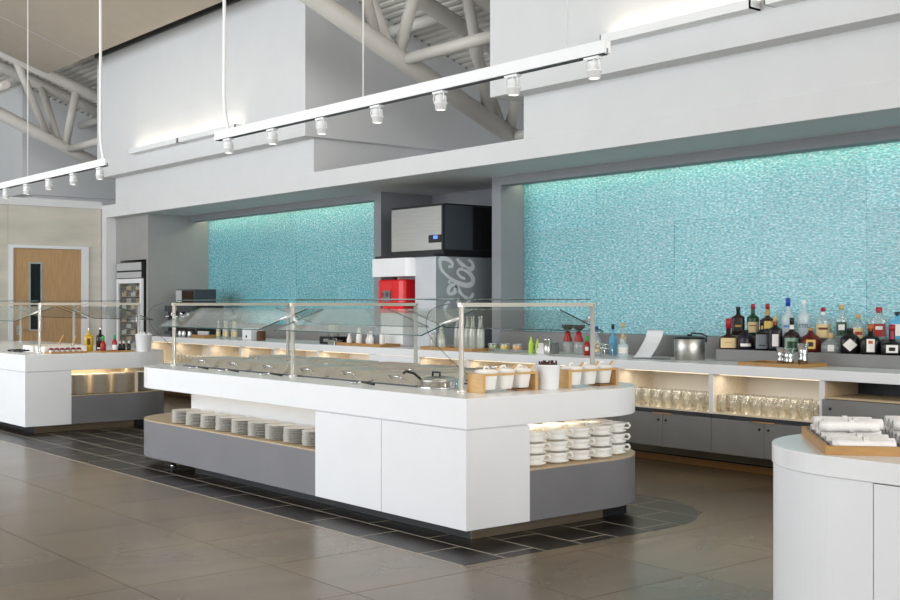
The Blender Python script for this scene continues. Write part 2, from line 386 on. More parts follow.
# corrugated deck, ribs along x
dm = MB(); y = -5.0; prof = []
while y < 13.2:
    for dy, dz in ((0, 0), (.055, 0), (.06, .055), (.11, .055)): prof.append((y+dy, DK(y+dy)+dz))
    y += .115
vs = [(-27.5, a, b) for a, b in prof]+[(10.2, a, b) for a, b in prof]; n = len(prof)
dm.add(vs, [(i, i+1, n+i+1, n+i) for i in range(n-1)])
dk = struct(dm.build('ceiling', 'deck_metal'))
MB().prismx([(-5, DK(-5)+.06), (13.2, DK(13.2)+.06), (13.2, DK(13.2)+.3), (-5, DK(-5)+.3)], -27.5, 10.2).build('roof_slab', 'deck_metal', dk)
# smooth ceiling panels hung under the deck, with one seam between boards
for a, b in ((7.6, 4.2), (4.19, -.2), (-.21, -4.6)):
    for xa, xb in ((-20.6, -18.9), (-18.895, -12.3), (-12.295, -5.7), (-5.695, 10.0)):
        MB().prismx([(a, DK(a)-.44), (a, DK(a)-.38), (b, DK(b)-.38), (b, DK(b)-.44)], xa, xb).build('ceiling_board', 'panel_ceiling', dk)
for xa in (-18.9, -12.3, -5.7): MB().prismx([(7.6, DK(7.6)-.444), (7.6, DK(7.6)-.44), (-4.6, DK(-4.6)-.44), (-4.6, DK(-4.6)-.444)], xa-.012, xa+.016).build('joint_strip', 'far_grey', dk)
MB().box(-19.68, -12.93, 8.08, 8.13, 5.75, 5.82).build('shadow_gap', 'black', dk)  # solid black bar stands in for the shade of the gap above the wall
# front wall with window bays, right wall (both behind the camera)
zt = 10.4
fw_ = MB(); xs = sorted(sum(([cx-ww/2, cx+ww/2] for cx, ww in WIN), [])); edges = [-24]+xs+[10.2]
for k in range(0, len(edges), 2): fw_.box(edges[k] if k else -27.2, edges[k+1], -4.9, -4.7, 0, zt)
for cx, ww in WIN: fw_.box(cx-ww/2, cx+ww/2, -4.9, -4.7, 0, .5).box(cx-ww/2, cx+ww/2, -4.9, -4.7, 6.1, zt)
struct(fw_.build('wall_front', 'wall_white'))
for k, (cx, ww) in enumerate(WIN):
    o = struct(MB().box(cx-ww/2, cx+ww/2, -4.85, -4.84, .5, 6.1).build('window_%d' % (k+1), 'window_glass'))
    fr = MB()
    for t in (0, .5, 1): fr.box(cx-ww/2+t*(ww-.06), cx-ww/2+t*(ww-.06)+.06, -4.83, -4.72, .5, 6.1)
    for z in (.5, 3.3, 6.04): fr.box(cx-ww/2, cx+ww/2, -4.83, -4.72, z, z+.06)
    fr.build('window_frame', 'track_white', o)
rw = MB(); ed = [-4.7]+sum(([c-w_/2, c+w_/2] for c, w_ in FILL_WIN), [])+[8.35]
for k in range(0, len(ed), 2): rw.box(10.0, 10.2, ed[k], ed[k+1], 0, 10.2)
for c, w_ in FILL_WIN: rw.box(10.0, 10.2, c-w_/2, c+w_/2, 0, .7).box(10.0, 10.2, c-w_/2, c+w_/2, 7.1, 10.2)
struct(rw.build('wall_right', 'wall_white'))
for k, (c, w_) in enumerate(FILL_WIN):
    o = struct(MB().box(10.12, 10.13, c-w_/2, c+w_/2, .7, 7.1).build('window_%d' % (len(WIN)+k+1), 'window_glass'))
    fr = MB()
    for t in (0, .5, 1): fr.box(10.02, 10.11, c-w_/2+t*(w_-.06), c-w_/2+t*(w_-.06)+.06, .7, 7.1)
    for z in (.7, 3.8, 7.04): fr.box(10.02, 10.11, c-w_/2, c+w_/2, z, z+.06)
    fr.build('window_frame', 'track_white', o)
# cove lights on the towers
def wall_washer(x0, x1, label):
    t = thing('wall_washer', label, 'light', (x0, 8.0, 3.9), group='uplights on the upper walls')
    MB().prismx([(7.985, 3.92), (8.13, 3.92), (8.13, 3.935), (8.0, 3.935), (8.0, 4.0), (7.985, 4.0)], x0, x1).box(x0, x0+.01, 7.985, 8.13, 3.92, 4.0).box(x1-.01, x1, 7.985, 8.13, 3.92, 4.0).build('channel', 'track_white', t)
    MB().box(x0+.03, x1-.03, 8.04, 8.06, 3.936, 3.95).build('light_strip', 'led_warm', t)
    a = area('uplight', ((x1-x0)/2, .07, .055), (PI, 0, 0), x1-x0-.06, .04, 1.8*(x1-x0), (1, .84, .62), t)
wall_washer(-18.07, -16.32, 'slim white uplight channel washing the upper wall, end one above the grey partition')
wall_washer(-16.28, -14.53, 'slim white uplight channel washing the upper wall, over the left turquoise mosaic')
wall_washer(-7.58, -5.9, 'slim white uplight channel washing the upper wall above the ice bucket')
wall_washer(-5.76, -4.06, 'slim white uplight channel washing the upper wall above the liquor bottles')
# ================================================================== TRUSSES
def truss(x, label):
    t = thing('roof_truss', label, 'truss', (x, 8.13, 3.6), group='white pipe roof trusses')
    ch = lambda y: 4.90-.427*(y-7.1)
    top = lambda y: DK(y)-.28
    def pipe(name, a, b, r): MB().tube([a, b], r, 16).build(name, 'truss_paint', t)
    pipe('bottom_chord', (x, 5.2, ch(5.2)), (x, 11.4, ch(11.4)), .115)
    pipe('top_chord', (x+.42, 5.2, top(5.2)), (x+.42, 12.2, top(12.2)), .105)
    pipe('top_chord', (x-.42, 5.2, top(5.2)), (x-.42, 12.2, top(12.2)), .105)
    for y in (6.45, 8.2, 9.95):
        pipe('web_pipe', (x, y-.06, ch(y-.06)), (x-.42, y-.25, top(y-.25)), .075)
        pipe('web_pipe', (x, y+.06, ch(y+.06)), (x+.42, y+.12, top(y+.12)), .075)
        pipe('cross_pipe', (x, y+.13, ch(y+.13)), (x+1.79, y+.13, ch(y+.13)), .068)
        pipe('web_pipe', (x, y+1.5, ch(y+1.5)), (x+.42, y+.75, top(y+.75)), .07)
    for y in (7.6, 9.3): pipe('cross_pipe', (x-.42, y, top(y)), (x-1.85, y, top(y)), .075)
    return t
truss(-11.1, 'white pipe truss in the roof gap beside the upper wall over the drink dispenser')
truss(-21.5, 'white pipe truss in the roof gap over the oak door')
# ================================================================== BUFFET ISLANDS
def island(dx, dy, label, niche):
    X0, X1, Y0, Y1, R = -10.6+dx, -5.52+dx, 4.63+dy, 6.54+dy, .6
    t = thing('buffet_island', label, 'counter', ((X0+X1)/2, (Y0+Y1)/2, .004), group='buffet islands')
    far = arc(X1-R, Y1-R, R, 0, PI/2); near = arc(X0+R, Y0+R, R, PI, 1.5*PI)
    MB().prism([(X1, Y0)]+far+[(X0, Y1)]+near, .72, .91).build('countertop', 'white_solid', t, bevel=.004)
    xp, yp = X1-1.71, Y0+.536
    basep = [(X1, yp)]+far+[(X0, Y1)]+near+[(xp, Y0), (xp, yp)]
    MB().prism(basep, .095, .42).build('plinth', 'grey_laminate', t, bevel=.003)
    MB().prism(basep, .42, .43).build('ledge_top', 'tan_laminate', t)
    MB().box(xp+.02, X1-.02, Y0+.02, yp, .1, .72).build('carcass', 'white_panel', t)
    xm = X1-.89
    for a, b in ((xp, xm-.003), (xm+.003, X1)): MB().box(a, b, Y0, Y0+.019, .095, .713).build('door', 'white_panel', t, bevel=.002)
    MB().box(X1-.019, X1, Y0+.0195, yp, .095, .713).build('side_panel', 'white_panel', t, bevel=.002)
    cx0 = X0+.64
    MB().box(cx0, X1-.74, Y0+.39, Y1-.42, .43, .72).build('core', 'white_panel', t)
    MB().box(cx0-.24, cx0, Y0+.6, Y1-.5, .43, .72).build('core_end_panel', 'tan_laminate', t)
    if niche == 'cups':
        MB().box(X1-.74, X1-.66, yp, Y0+1.2, .43, .72).build('niche_back', 'shelf_wood', t)
    else:
        MB().box(X1-.6, X1-.5, yp, Y1-.2, .43, .72).build('niche_back', 'shelf_wood', t)
        MB().box(X1-.5, X1-.06, Y0+1.345, Y0+1.38, .43, .72).build('niche_divider', 'shelf_wood', t)
    MB().box(xp-2.2, X1-.146, Y0+.16, Y1-.3, 0.004, .095).build('kick_board', 'black', t)  # black colour stands in for the deep shadow along the long side
    MB().box(X1-.145, X1-.14, Y0+.16, Y1-.55, 0.004, .095).build('kick_plate', 'bronze_kick', t)
    for px, py in ((X0+.69, Y0+.19), (X0+.69, Y1-.3)): MB().lathe([(.03, .004), (.03, .02), (.018, .025), (.018, .095)], 16, (px, py, 0)).build('foot', 'chrome', t)
    MB().box(X1-.66, X1-.2, yp+.02, Y0+1.15, .713, .72).build('light_strip', 'led_warm', t)
    area('niche_light', (-5.85+dx-t.location[0], 5.7+dy-t.location[1], .70), (0, 0, 0), .05, .9, .7, (1, .86, .66), t)
    area('ledge_light', ((cx0+xp)/2-t.location[0], Y0+.33-t.location[1], .71), (0, 0, 0), xp-cx0-.1, .04, 2.2, (1, .93, .82), t)
    MB().box(cx0+.05, xp-.05, Y0+.31, Y0+.35, .713, .72).build('light_strip', 'led_warm', t)
    return t
island(0, 0, 'white buffet island with plate stacks on its grey ledge and soup mugs under its end', 'cups')
island(-7.78, .02, 'white buffet island by the oak door, oil bottles on top, tall plate stacks below', 'plates')
# ---- sneeze guards
def guard(dx, dy, label, ncov):
    fx = [-5.95+dx, -8.06+dx, -10.17+dx]; ya, yb, zt = 4.95+dy, 6.19+dy, 1.492
    t = thing('sneeze_guard', label, 'glass guard', (fx[1], (ya+yb)/2, .91), group='sneeze guards over the buffets')
    for x in fx:
        for y in (ya, yb):
            MB().lathe([(.035, .91), (.035, .922), (.0175, .926), (.0175, zt)], 16, (x, y, 0)).build('post', 'post_steel', t)
        MB().obox((x, ya-.018, zt-.004), (x, yb+.018, zt-.004), .03, .026).build('cross_bar', 'bar_champagne', t)
        for s, y in ((-1, ya), (1, yb)):
            for q in (-1, 1):
                if (x == fx[0] and q == 1) or (x == fx[2] and q == -1): continue
                MB().tube([(x, y, 1.405), (x+q*.15, y+s*.06, 1.356)], .011, 8).build('bracket', 'post_steel', t)
    for a, b in ((fx[0], fx[1]), (fx[1], fx[2])):
        p = MB().box(b+.1, a-.04, ya-.02, yb+.02, zt+.03, zt+.038).build('top_pane', 'guard_glass', t)
        MB().box(b+.1, a-.04, ya-.024, ya-.02, zt+.03, zt+.038).build('edge', 'glass_edge', p); MB().box(b+.1, a-.04, yb+.02, yb+.024, zt+.03, zt+.038).build('edge', 'glass_edge', p)
        for s, y in ((-1, ya), (1, yb)):
            y0, y1, z0, z1 = y+s*.24, y-s*.21, 1.283, 1.447
            q = MB().prismx([(y0, z0), (y1, z1), (y1, z1+.008), (y0, z0+.008)], b+.12, a-.12).build('slanted_pane', 'guard_slant', t)
            MB().prismx([(y0, z0), (y0, z0+.008), (y0+s*.003, z0+.008), (y0+s*.003, z0)], b+.12, a-.12).build('edge', 'glass_edge', q)
            for xx in (b+.12, a-.123): MB().prismx([(y0, z0), (y1, z1), (y1, z1+.008), (y0, z0+.008)], xx-.002, xx+.004).build('edge', 'glass_edge', q)
    return t
guard(0, 0, 'glass sneeze guard on steel posts over the row of hot food lids', 2)
guard(-7.78, .02, 'glass sneeze guard on steel posts over the salad and oil bottles by the oak door', 2)
for x, yy, lb in ((-5.95, 4.95, 'thin looping lamp cable hanging from the guard post beside the bamboo crock rack'), (-10.17, 4.95, 'thin looping lamp cable on the guard post over the plain end of the plate ledge')):
    pts = [(x+.02, yy-.12+.0, 1.495), (x-.07, yy-.19, 1.46), (x-.12, yy-.2, 1.38), (x-.125, yy-.16, 1.27), (x-.08, yy-.02, 1.12), (x-.02, yy+.12, .99), (x, yy+.2, .916)]
    sm = []
    for i in range(len(pts)-1):
        p0, p1, p2, p3 = (Vector(pts[max(0, i-1)]), Vector(pts[i]), Vector(pts[i+1]), Vector(pts[min(len(pts)-1, i+2)]))
        for k in range(5):
            u = k/5; sm.append(.5*((2*p1)+(p2-p0)*u+(2*p0-5*p1+4*p2-p3)*u*u+(3*p1-p0-3*p2+p3)*u**3))
    sm.append(Vector(pts[-1]))
    tag(MB().tube(sm, .0022, 6).build('lamp_cable', 'charcoal'), lb, 'cable')
# ---- hot wells with hinged lids
def food_lid():
    t = thing('food_pan_lid', 'steel lid', 'lid')
    MB().box(-.29, .29, -.26, .26, 0, .008).build('pan_rim', 'charcoal', t)  # rim coloured charcoal to put in the dark gaps between lids
    w, d, h = .27, .235, .07
    MB().add([(-w, -d, .012), (w, -d, .012), (w, d, .012), (-w, d, .012), (-w+.05, -d+.07, .012+h), (w-.05, -d+.07, .012+h), (w-.05, d-.05, .012+h), (-w+.05, d-.05, .012+h)],
             [(0,3,2,1),(4,5,6,7),(0,1,5,4),(1,2,6,5),(2,3,7,6),(3,0,4,7)]).box(-w-.008, w+.008, -d-.008, d+.008, .008, .014).build('lid', 'lid_steel', t, bevel=.004)
    MB().tube([(-.07, -d+.03, .04), (-.07, -d-.0, .062), (.07, -d-.0, .062), (.07, -d+.03, .04)], .006, 8).build('handle', 'chrome', t)
    MB().box(-w+.02, w-.02, d-.01, d+.015, .012, .03).box(-.29, -.26, -.23, -.03, .008, .02).build('hinge', 'black', t)
    return t
lid = food_lid(); k = 0
for i in range(6):
    for j, y in enumerate((5.26, 5.84)):
        o = put(lid, k > 0, (-6.80-.6*i, y, .91), 0, '%s stainless food lid counted from the soup kettle, %s row' % (('first', 'second', 'third', 'fourth', 'fifth', 'sixth')[i], ('front', 'bar side')[j]), ['front row of food lids', 'back row of food lids'][j])
        k += 1
for i, x in enumerate((-7.05, -8.35, -9.05, -9.6)):
    t = thing('serving_spoon', 'chrome serving spoon with black handle resting before the front food lids', 'spoon', (x, 4.84, .912), random.uniform(-.15, .15), 'serving spoons')
    MB().lathe([(0, 0), (.03, .002), (.042, .012), (.04, .013), (.028, .005), (0, .004)], 16, (0, 0, 0), sy=.7).build('bowl', 'chrome', t, world=False)
    MB().tube([(.04, 0, .011), (.11, 0, .02)], .005, 8).build('shaft', 'chrome', t, world=False)
    MB().tube([(.11, 0, .02), (.26, 0, .01)], .008, 8).build('grip', 'black', t, world=False)
# soup kettle
t = thing('soup_kettle', 'round chrome soup kettle with raised lid and a black handled ladle', 'kettle', (-6.345, 5.08, .91))
MB().lathe([(.15, 0), (.155, .012), (.135, .02), (.135, .05), (.125, .055), (.12, .05)], 32, caps=True).build('rim', 'chrome', t, world=False)
MB().lathe([(.132, .05), (.13, .06), (.10, .075), (.03, .085), (.0, .086)], 32).build('lid', 'steel', t, world=False)
MB().tube([(-.05, -.02, .08), (-.05, -.02, .11), (.03, -.02, .11), (.03, -.02, .08)], .007, 8).build('knob', 'black', t, world=False)
MB().tube([(-.10, -.08, .055), (-.13, -.12, .10), (-.17, -.16, .115), (-.19, -.17, .10)], .009, 8).build('ladle', 'black', t, world=False)
t = thing('cruet_ring', 'chrome ring handled condiment stand behind the bamboo crock rack', 'stand', (-6.12, 5.42, .91))
MB().lathe([(.055, 0), (.055, .01), (.012, .014), (.012, .12), (.02, .125)], 20).build('base', 'chrome', t, world=False)
MB().tube([(.045*math.cos(a), .045*math.sin(a), .145) for a in [i*PI/10 for i in range(20)]], .006, 6, True).build('ring', 'chrome', t, world=False)
# ---- plates
def plate_proto(name, r, h):
    return MB().lathe([(0, 0), (r*.55, 0), (r*.6, .002), (r*.98, h*.95), (r, h), (r*.985, h+.0018), (r*.62, .005), (0, .0045)], 28).mesh(name)
pm = plate_proto('dinner_plate', .128, .0105); pm.materials.append(M['plate'])
def stack(x, y, z, n, dz, label, group, me=pm):
    for i in range(n):
        o = bpy.data.objects.new('dinner_plate', me); C.objects.link(o)
        o.location = (x+random.uniform(-.002, .002), y+random.uniform(-.002, .002), z+i*dz+.0005); o.rotation_euler = (0, 0, random.uniform(0, 6))
        tag(o, label, 'plate', group)
nth = ['end', 'second', 'third', 'fourth', 'fifth', 'sixth', 'seventh', 'eighth', 'ninth']
for i in range(9):
    stack(-9.62+.272*i, 4.80, .43, 9, .0128, 'white plate in the %s stack on the island ledge, counted from its rounded corner' % nth[i], 'plates on the island ledge, stack %d' % (i+1))
for i, (x, y, lb) in enumerate(((-13.45, 5.325, 'against the white side panel'), (-13.45, 5.59, 'between two other plate stacks'), (-13.45, 5.855, 'against the wood divider'), (-13.55, 6.175, 'past the wood divider'))):
    stack(x, y, .43, 18, .0128, 'white plate in the tall stack %s of the door island' % lb, 'plates in the door island niche, stack %d' % (i+1))
# ---- soup mugs
def mug():
    t = thing('soup_mug', 'mug', 'mug')
    MB().lathe([(0, 0), (.06, 0), (.066, .005), (.09, .013), (.092, .019), (.072, .025), (.082, .05), (.09, .074), (.086, .074), (.078, .05), (.064, .03), (0, .028)], 24).build('bowl', 'ceramic', t, world=False)
    MB().tube([(.082, 0, .066), (.108, 0, .066), (.117, 0, .05), (.107, 0, .034), (.075, 0, .034)], [.009, .009, .008, .008, .008], 8).build('handle', 'ceramic', t, world=False)
    return t
mg = mug(); k = 0
ang = math.radians(40)
for r, (x, ysx) in enumerate(((-5.645, (5.305, 5.515, 5.725, 5.935, 6.145)), (-5.90, (5.34, 5.55, 5.76, 5.97, 6.18)))):
    for s, y in enumerate(ysx):
        xx = x-(.06 if (r == 0 and s == 4) else 0)
        for i in range(3):
            rl = ['by the white side panel', 'second from the white side panel', 'middle one', 'second from the rounded end', 'at the rounded end'][s]
            lb = '%s white soup mug, %s row under island end, %s' % (('bottom', 'middle', 'top')[i], ('outer', 'inner')[r], rl.replace('the ', ''))
            put(mg, k > 0, (xx, y, .431+i*.0755), ang+random.uniform(-.15, .15), lb, 'soup mugs row %d stack %d' % (r+1, s+1)); k += 1
# ---- bamboo crock racks and cutlery bucket
def crock_rack(loc, label, name='crock_rack'):
    t = thing(name, label, 'rack', loc, 0, 'bamboo crock racks')
    L, D, H = .238, .075, .125
    for s in (-1, 1): MB().box(-D, D, s*L-.014, s*L+.014, 0, H).build('end_board', 'bamboo_light', t, world=False, bevel=.002)
    MB().box(-D, -D+.014, -L+.014, L-.014, H-.014, H).box(D-.014, D, -L+.014, L-.014, H-.014, H).build('rail', 'bamboo_light', t, world=False)
    MB().box(-D+.02, D-.02, L-.16, L-.014, .0, .012).build('foot_board', 'bamboo_dark', t, world=False)
    for i in range(3):
        y = (i-1)*.15
        c = MB().lathe([(.045, .018), (.05, .022), (.066, H+.006), (.069, H+.010), (.066, H+.012)], 20, (0, y, 0), e=5, rot=0).build('crock', 'ceramic', t, world=False)
        MB().lathe([(.068, H+.012), (.066, H+.018), (.03, H+.028), (0, H+.03)], 20, (0, y, 0), e=5).tube([(0, y-.022, H+.026), (0, y-.014, H+.043), (0, y+.014, H+.043), (0, y+.022, H+.026)], .007, 8).build('crock_lid', 'ceramic', c, world=False)
        MB().tube([(.03, y+.045, H+.012), (.055, y+.062, H+.05)], .007, 6).build('spoon', 'wood_stick', c, world=False)
    return t
crock_rack((-5.86, 5.24, .91), 'bamboo rack of three lidded white crocks beside the guard post and soup kettle')
crock_rack((-5.825, 6.0, .91), 'bamboo rack of three lidded white crocks at the rounded end of the island')
def bucket(loc, label, stick, h=.16, r=.082, n=26, sl=.05):
    t = thing('cutlery_bucket', label, 'bucket', loc, 0)
    MB().lathe([(0, 0), (r*.82, 0), (r*.86, .006), (r, h), (r*1.03, h+.003), (r*1.03, h+.009), (r*.97, h+.009), (r*.82, .01), (0, .01)], 28).build('pail', 'white_plastic', t, world=False)
    rnd = random.Random(3)
    for i in range(n):
        a = rnd.uniform(0, 2*PI); q = r*.82*math.sqrt(rnd.random()); x, y = q*math.cos(a), q*math.sin(a)
        MB().tube([(x*.75, y*.75, .02), (x, y, h+sl*rnd.uniform(.2, 1))], .006, 6).build('handle', stick, t, world=False)
    return t
bucket((-5.80, 5.60, .91), 'white pail of dark handled cutlery between the two bamboo crock racks', 'cutlery_dark', sl=.04)
bucket((-13.42, 6.13, .91), 'white pail of pale chopsticks at the end of the door island', 'ceramic', .20, .10, 22, .04)
# ---- things on the door island
def tray(name, loc, rz, w, d, h, label, m='bamboo', th=.012, floor='bamboo'):
    t = thing(name, label, 'tray', loc, rz)
    MB().box(-w/2+th, w/2-th, -d/2+th, d/2-th, 0, .008).build('base', floor, t, world=False)
    for a in ((-w/2, w/2, -d/2, -d/2+th), (-w/2, w/2, d/2-th, d/2), (-w/2, -w/2+th, -d/2+th, d/2-th), (w/2-th, w/2, -d/2+th, d/2-th)):
        MB().box(*a, 0, h).build('side', m, t, world=False, bevel=.001)
    return t
tray('bamboo_tray', (-13.575, 5.225, .91), 0, .25, .42, .02, 'low bamboo board carrying white ramekins of berries on the door island')
tray('bamboo_tray', (-13.52, 5.80, .91), 0, .2, .42, .02, 'low bamboo board carrying sauce bottles on the door island')
def bottle(loc, label, cat='bottle', R=.04, H=.19, NH=.28, nr=.014, e=2, sy=1, m='clear_glass', cap='black', ch=.03, lab=None, lz=(.03, .13), lw=1.1, group=None, name='bottle', shoulder=.03, cr=None, neck=None, mark=None, mz=None):
    t = thing(name, label, cat, loc, 0, group); seg = 24
    prof = [(0, 0), (R*.9, 0), (R, .008), (R, H-shoulder), (R*.95, H-shoulder*.5), (R*.74, H-shoulder*.14), (max(nr*1.5, R*.4), H+.006), (nr, H+.024), (nr, NH)]
    b = MB().lathe(prof, seg, e=e, sy=sy, rot=math.atan2(-loc[1], -loc[0])+PI/4*0).build('body', m, t, world=False)
    a = math.atan2(-loc[1], -loc[0])
    cr = cr or nr*1.25
    MB().lathe([(cr, NH-ch*.35), (cr, NH+ch*.65), (cr*.8, NH+ch*.68)], 14).build('cap', cap, t, world=False)
    if neck: MB().lathe([(nr*1.15, H+.022), (nr*1.12, NH-ch*.4)], 14, caps=False).build('neck_band', neck, t, world=False)
    if lab:
        MB().lathe([(R*1.012, lz[0]), (R*1.012, lz[1])], 12, e=e, sy=sy, a0=a-lw, a1=a+lw, rot=a).build('label_band', lab, t, world=False)
        if mark:
            z0, z1 = mz or (lz[0]+.3*(lz[1]-lz[0]), lz[0]+.7*(lz[1]-lz[0]))
            MB().lathe([(R*1.03, z0), (R*1.03, z1)], 8, e=e, sy=sy, a0=a-lw*.55, a1=a+lw*.55, rot=a).build('label_mark', mark, t, world=False)
    return t
for i in range(6):
    y = 5.03+.066*i
    t = thing('ramekin', 'white ramekin heaped with dark red berries on the low bamboo board', 'ramekin', (-13.52, y, .918), 0, 'berry ramekins')
    MB().lathe([(0, 0), (.022, 0), (.029, .03), (.031, .034), (.028, .034), (0, .026)], 16).build('dish', 'ceramic', t, world=False)
    MB().lathe([(.031, .031), (.026, .052), (0, .06)], 12).build('berries', 'food_red', t, world=False)
for i in range(2):
    t = thing('salad_pan', ['white rectangular pan of pale salad behind the berry ramekins', 'white rectangular pan of pale noodles under the door island guard'][i], 'pan', (-13.90-.42*i, 5.29, .91), 0)
    MB().box(-.17, .17, -.25, .25, 0, .012).box(-.17, -.155, -.25, .25, .012, .075).box(.155, .17, -.25, .25, .012, .075).box(-.155, .155, -.25, -.235, .012, .075).box(-.155, .155, .235, .25, .012, .075).build('pan', 'ceramic', t, world=False)
    f = MB(); n = 9
    vs = [(-.155+.31*a/n, -.235+.47*b/n, .06+random.uniform(-.012, .022)) for a in range(n+1) for b in range(n+1)]
    f.add(vs, [(a*(n+1)+b, (a+1)*(n+1)+b, (a+1)*(n+1)+b+1, a*(n+1)+b+1) for a in range(n) for b in range(n)], True)
    f.build('salad', ['plate', 'shelf_wood'][i], t, world=False)
    MB().tube([(.06, .1, .07), (.09, .16, .2)], .008, 6).build('tongs', 'wood_stick', t, world=False)
t = thing('cutlery_rest', 'shallow chrome tray of tongs at the front edge of the door island', 'tray', (-14.1, 4.85, .91))
MB().box(-.3, .3, -.09, .09, 0, .012).build('base', 'chrome', t, world=False)
for i in range(3): MB().tube([(-.22+.2*i, -.05, .02), (-.05+.14*i, .05, .032)], .009, 6).build('tongs', 'black', t, world=False)
bottle((-13.86, 5.62, .91), 'square bottle of yellow olive oil with a pour spout on the door island', R=.052, H=.20, NH=.26, nr=.013, e=4, m='oil_yellow', cap='chrome', ch=.05, cr=.009, lab='brown_food', lz=(.08, .16), lw=.35)
bottle((-13.80, 5.74, .91), 'square bottle of black vinegar with a pour spout on the door island', R=.05, H=.20, NH=.26, nr=.013, e=4, m='vinegar', cap='chrome', ch=.05, cr=.009, lab='white_plastic', lz=(.03, .05), lw=.7)
bottle((-13.52, 5.66, .918), 'red chilli sauce bottle with green cap, stout one on the bamboo sauce board', R=.034, H=.11, NH=.15, nr=.013, m='sauce_red', cap='cap_green', ch=.05, cr=.017)
bottle((-13.49, 5.79, .918), 'red chilli sauce bottle with white label and red tip on the bamboo sauce board', R=.032, H=.13, NH=.165, nr=.012, m='sauce_red', cap='cap_green', ch=.05, cr=.014, lab='white_plastic', lz=(.02, .08))
for i, y in enumerate((5.87, 5.93, 5.985)):
    bottle((-13.52-.03*(i % 2), y, .918), 'small dark soy sauce bottle with pale stopper on the bamboo sauce board', R=.024, H=.075, NH=.1, nr=.01, m='vinegar', cap='ceramic', ch=.03, group='soy sauce bottles')
# ================================================================== BACK BAR
YC = 8.36
bounds = [-18.1, -17.2, -16.0, -15.05, -14.1, -13.0, -11.81, -10.84, -9.95, -8.83, -7.71, -6.59, -5.47, -4.35, -3.23]
names = ['end bar cabinet against the grey partition', 'bar cabinet with tumblers under the coffee machine', 'bar cabinet under the white paper cups', 'empty bar cabinet under the cardboard box', 'bar cabinet left of the black blender base', 'bar cabinet under the small carafe tray', 'white fronted drawer cabinet below the drink dispenser', 'bar cabinet under the tall carafe tray', 'bar cabinet under the fruit jars', 'bar cabinet under the squeeze sauces', 'grey bar cabinet with tumblers below the menu stand', 'grey bar cabinet with tumblers below the jigger tray', 'bar cabinet with a dark open shelf over a grey drawer', 'bar cabinet beyond the dark open shelf']
for i in range(len(bounds)-1):
    a, b = bounds[i], bounds[i+1]
    t = thing('bar_cabinet', names[i], 'cabinet', ((a+b)/2, 8.8, .0), group='bar cabinets along the back wall')
    wood_side = 'shelf_wood'
    for x0, x1, nm in ((a+.001, a+.022, 'side_panel'), (b-.022, b-.001, 'side_panel')):
        MB().box(x0, x1, YC, 9.2, .52, .872).build(nm, 'white_panel', t); MB().box(x0, x1, YC+.03, 9.2, .175, .52).build('lower_side', 'dark_rail', t)  # lower sides coloured dark to put in the shaded gap below the shelf
    MB().box(a+.022, a+.026, YC+.01, 8.85, .535, .86).build('wood_lining', wood_side if i != 12 else 'tan_laminate', t)
    MB().box(a+.022, b-.022, YC+.002, 8.85, .52, .535).build('shelf', wood_side, t)
    MB().box(a+.022, b-.022, 8.85, 8.87, .175, .86).build('back_panel', 'shelf_back' if i not in (12, 13) else 'charcoal', t)
    MB().box(a+.022, b-.022, YC+.02, YC+.04, .485, .52).build('rail', 'dark_rail', t)  # dark colour paints in the shadow line above the doors
    MB().box(a+.022, b-.022, YC+.02, 8.85, .175, .19).build('bottom', 'cabinet_grey', t)
    if i == 6:
        MB().box(a+.003, b-.003, YC-.002, YC+.018, .70, .868).box(a+.003, b-.003, YC-.002, YC+.018, .535, .695).build('drawer_front', 'white_panel', t, bevel=.002)
    if i in (12, 13):
        MB().box(a+.022, b-.022, YC+.002, 8.85, .725, .742).build('shelf', 'tan_laminate', t)
        for z0, z1 in ((.475, .72), (.175, .47)):
            d = MB().box(a+.004, b-.004, YC-.004, YC+.016, z0, z1).build('drawer_front', 'cabinet_grey', t, bevel=.002)
            MB().lathe([(.012, 0), (.012, .006)], 12).build('lock', 'black', d, world=False).location = (0, 0, 0)
            lk = d.children[0]; lk.rotation_euler = (PI/2, 0, 0); lk.location = (a+.08-(a+b)/2, YC-.004-8.8, z1-.075)
    else:
        m = (a+b)/2
        for s, x0, x1 in ((-1, a+.004, m-.002), (1, m+.002, b-.004)):
            d = MB().box(x0, x1, YC, YC+.019, .175, .482).build('door', 'cabinet_grey', t, bevel=.002)
            if i > 6:
                lk = MB().lathe([(.011, 0), (.011, .006)], 12).build('lock', 'black', d, world=False)
                lk.rotation_euler = (PI/2, 0, 0); lk.location = (s*.045, YC-8.8, .42)
        if i > 6: MB().box(m-.11, m+.11, YC-.012, YC, .478, .486).build('pull', 'wood_stick', t)
    if i < 12:
        MB().box(a+.05, b-.05, YC+.06, YC+.08, .862, .872).build('light_strip', 'led_warm', t)
        area('shelf_light', (0, YC+.10-8.8, .855), (0, 0, 0), b-a-.12, .05, .95*(b-a), (1, .93, .82), t)
tag(MB().box(-18.11, -3.2, 8.345, 9.25, .872, .957).box(-6.975, -3.2, 9.25, 9.64, .872, .957).build('bar_worktop', 'white_solid', bevel=.003), 'long white bar worktop running below the turquoise mosaic wall', 'worktop')
bb = struct(MB().box(-18.1, -3.2, 8.64, 9.2, .07, .175).build('baseboard_back', 'toe_steel'))
MB().box(-18.1, -3.2, 8.635, 8.65, .058, .07).build('shadow_strip', 'black', bb)  # black strip drawn in for the dark gap line above the wood
MB().box(-18.1, -3.2, 8.62, 9.2, 0, .058).build('wood_strip', 'bamboo_dark', bb)
# bottle steps
tag(MB().prismx([(8.92, .957), (9.64, .957), (9.64, 1.19), (9.15, 1.19), (9.15, 1.067), (8.92, 1.067)], -6.975, -3.3).build('bottle_step', 'cabinet_grey', bevel=.002), 'grey two tier step holding the liquor bottles', 'shelf')
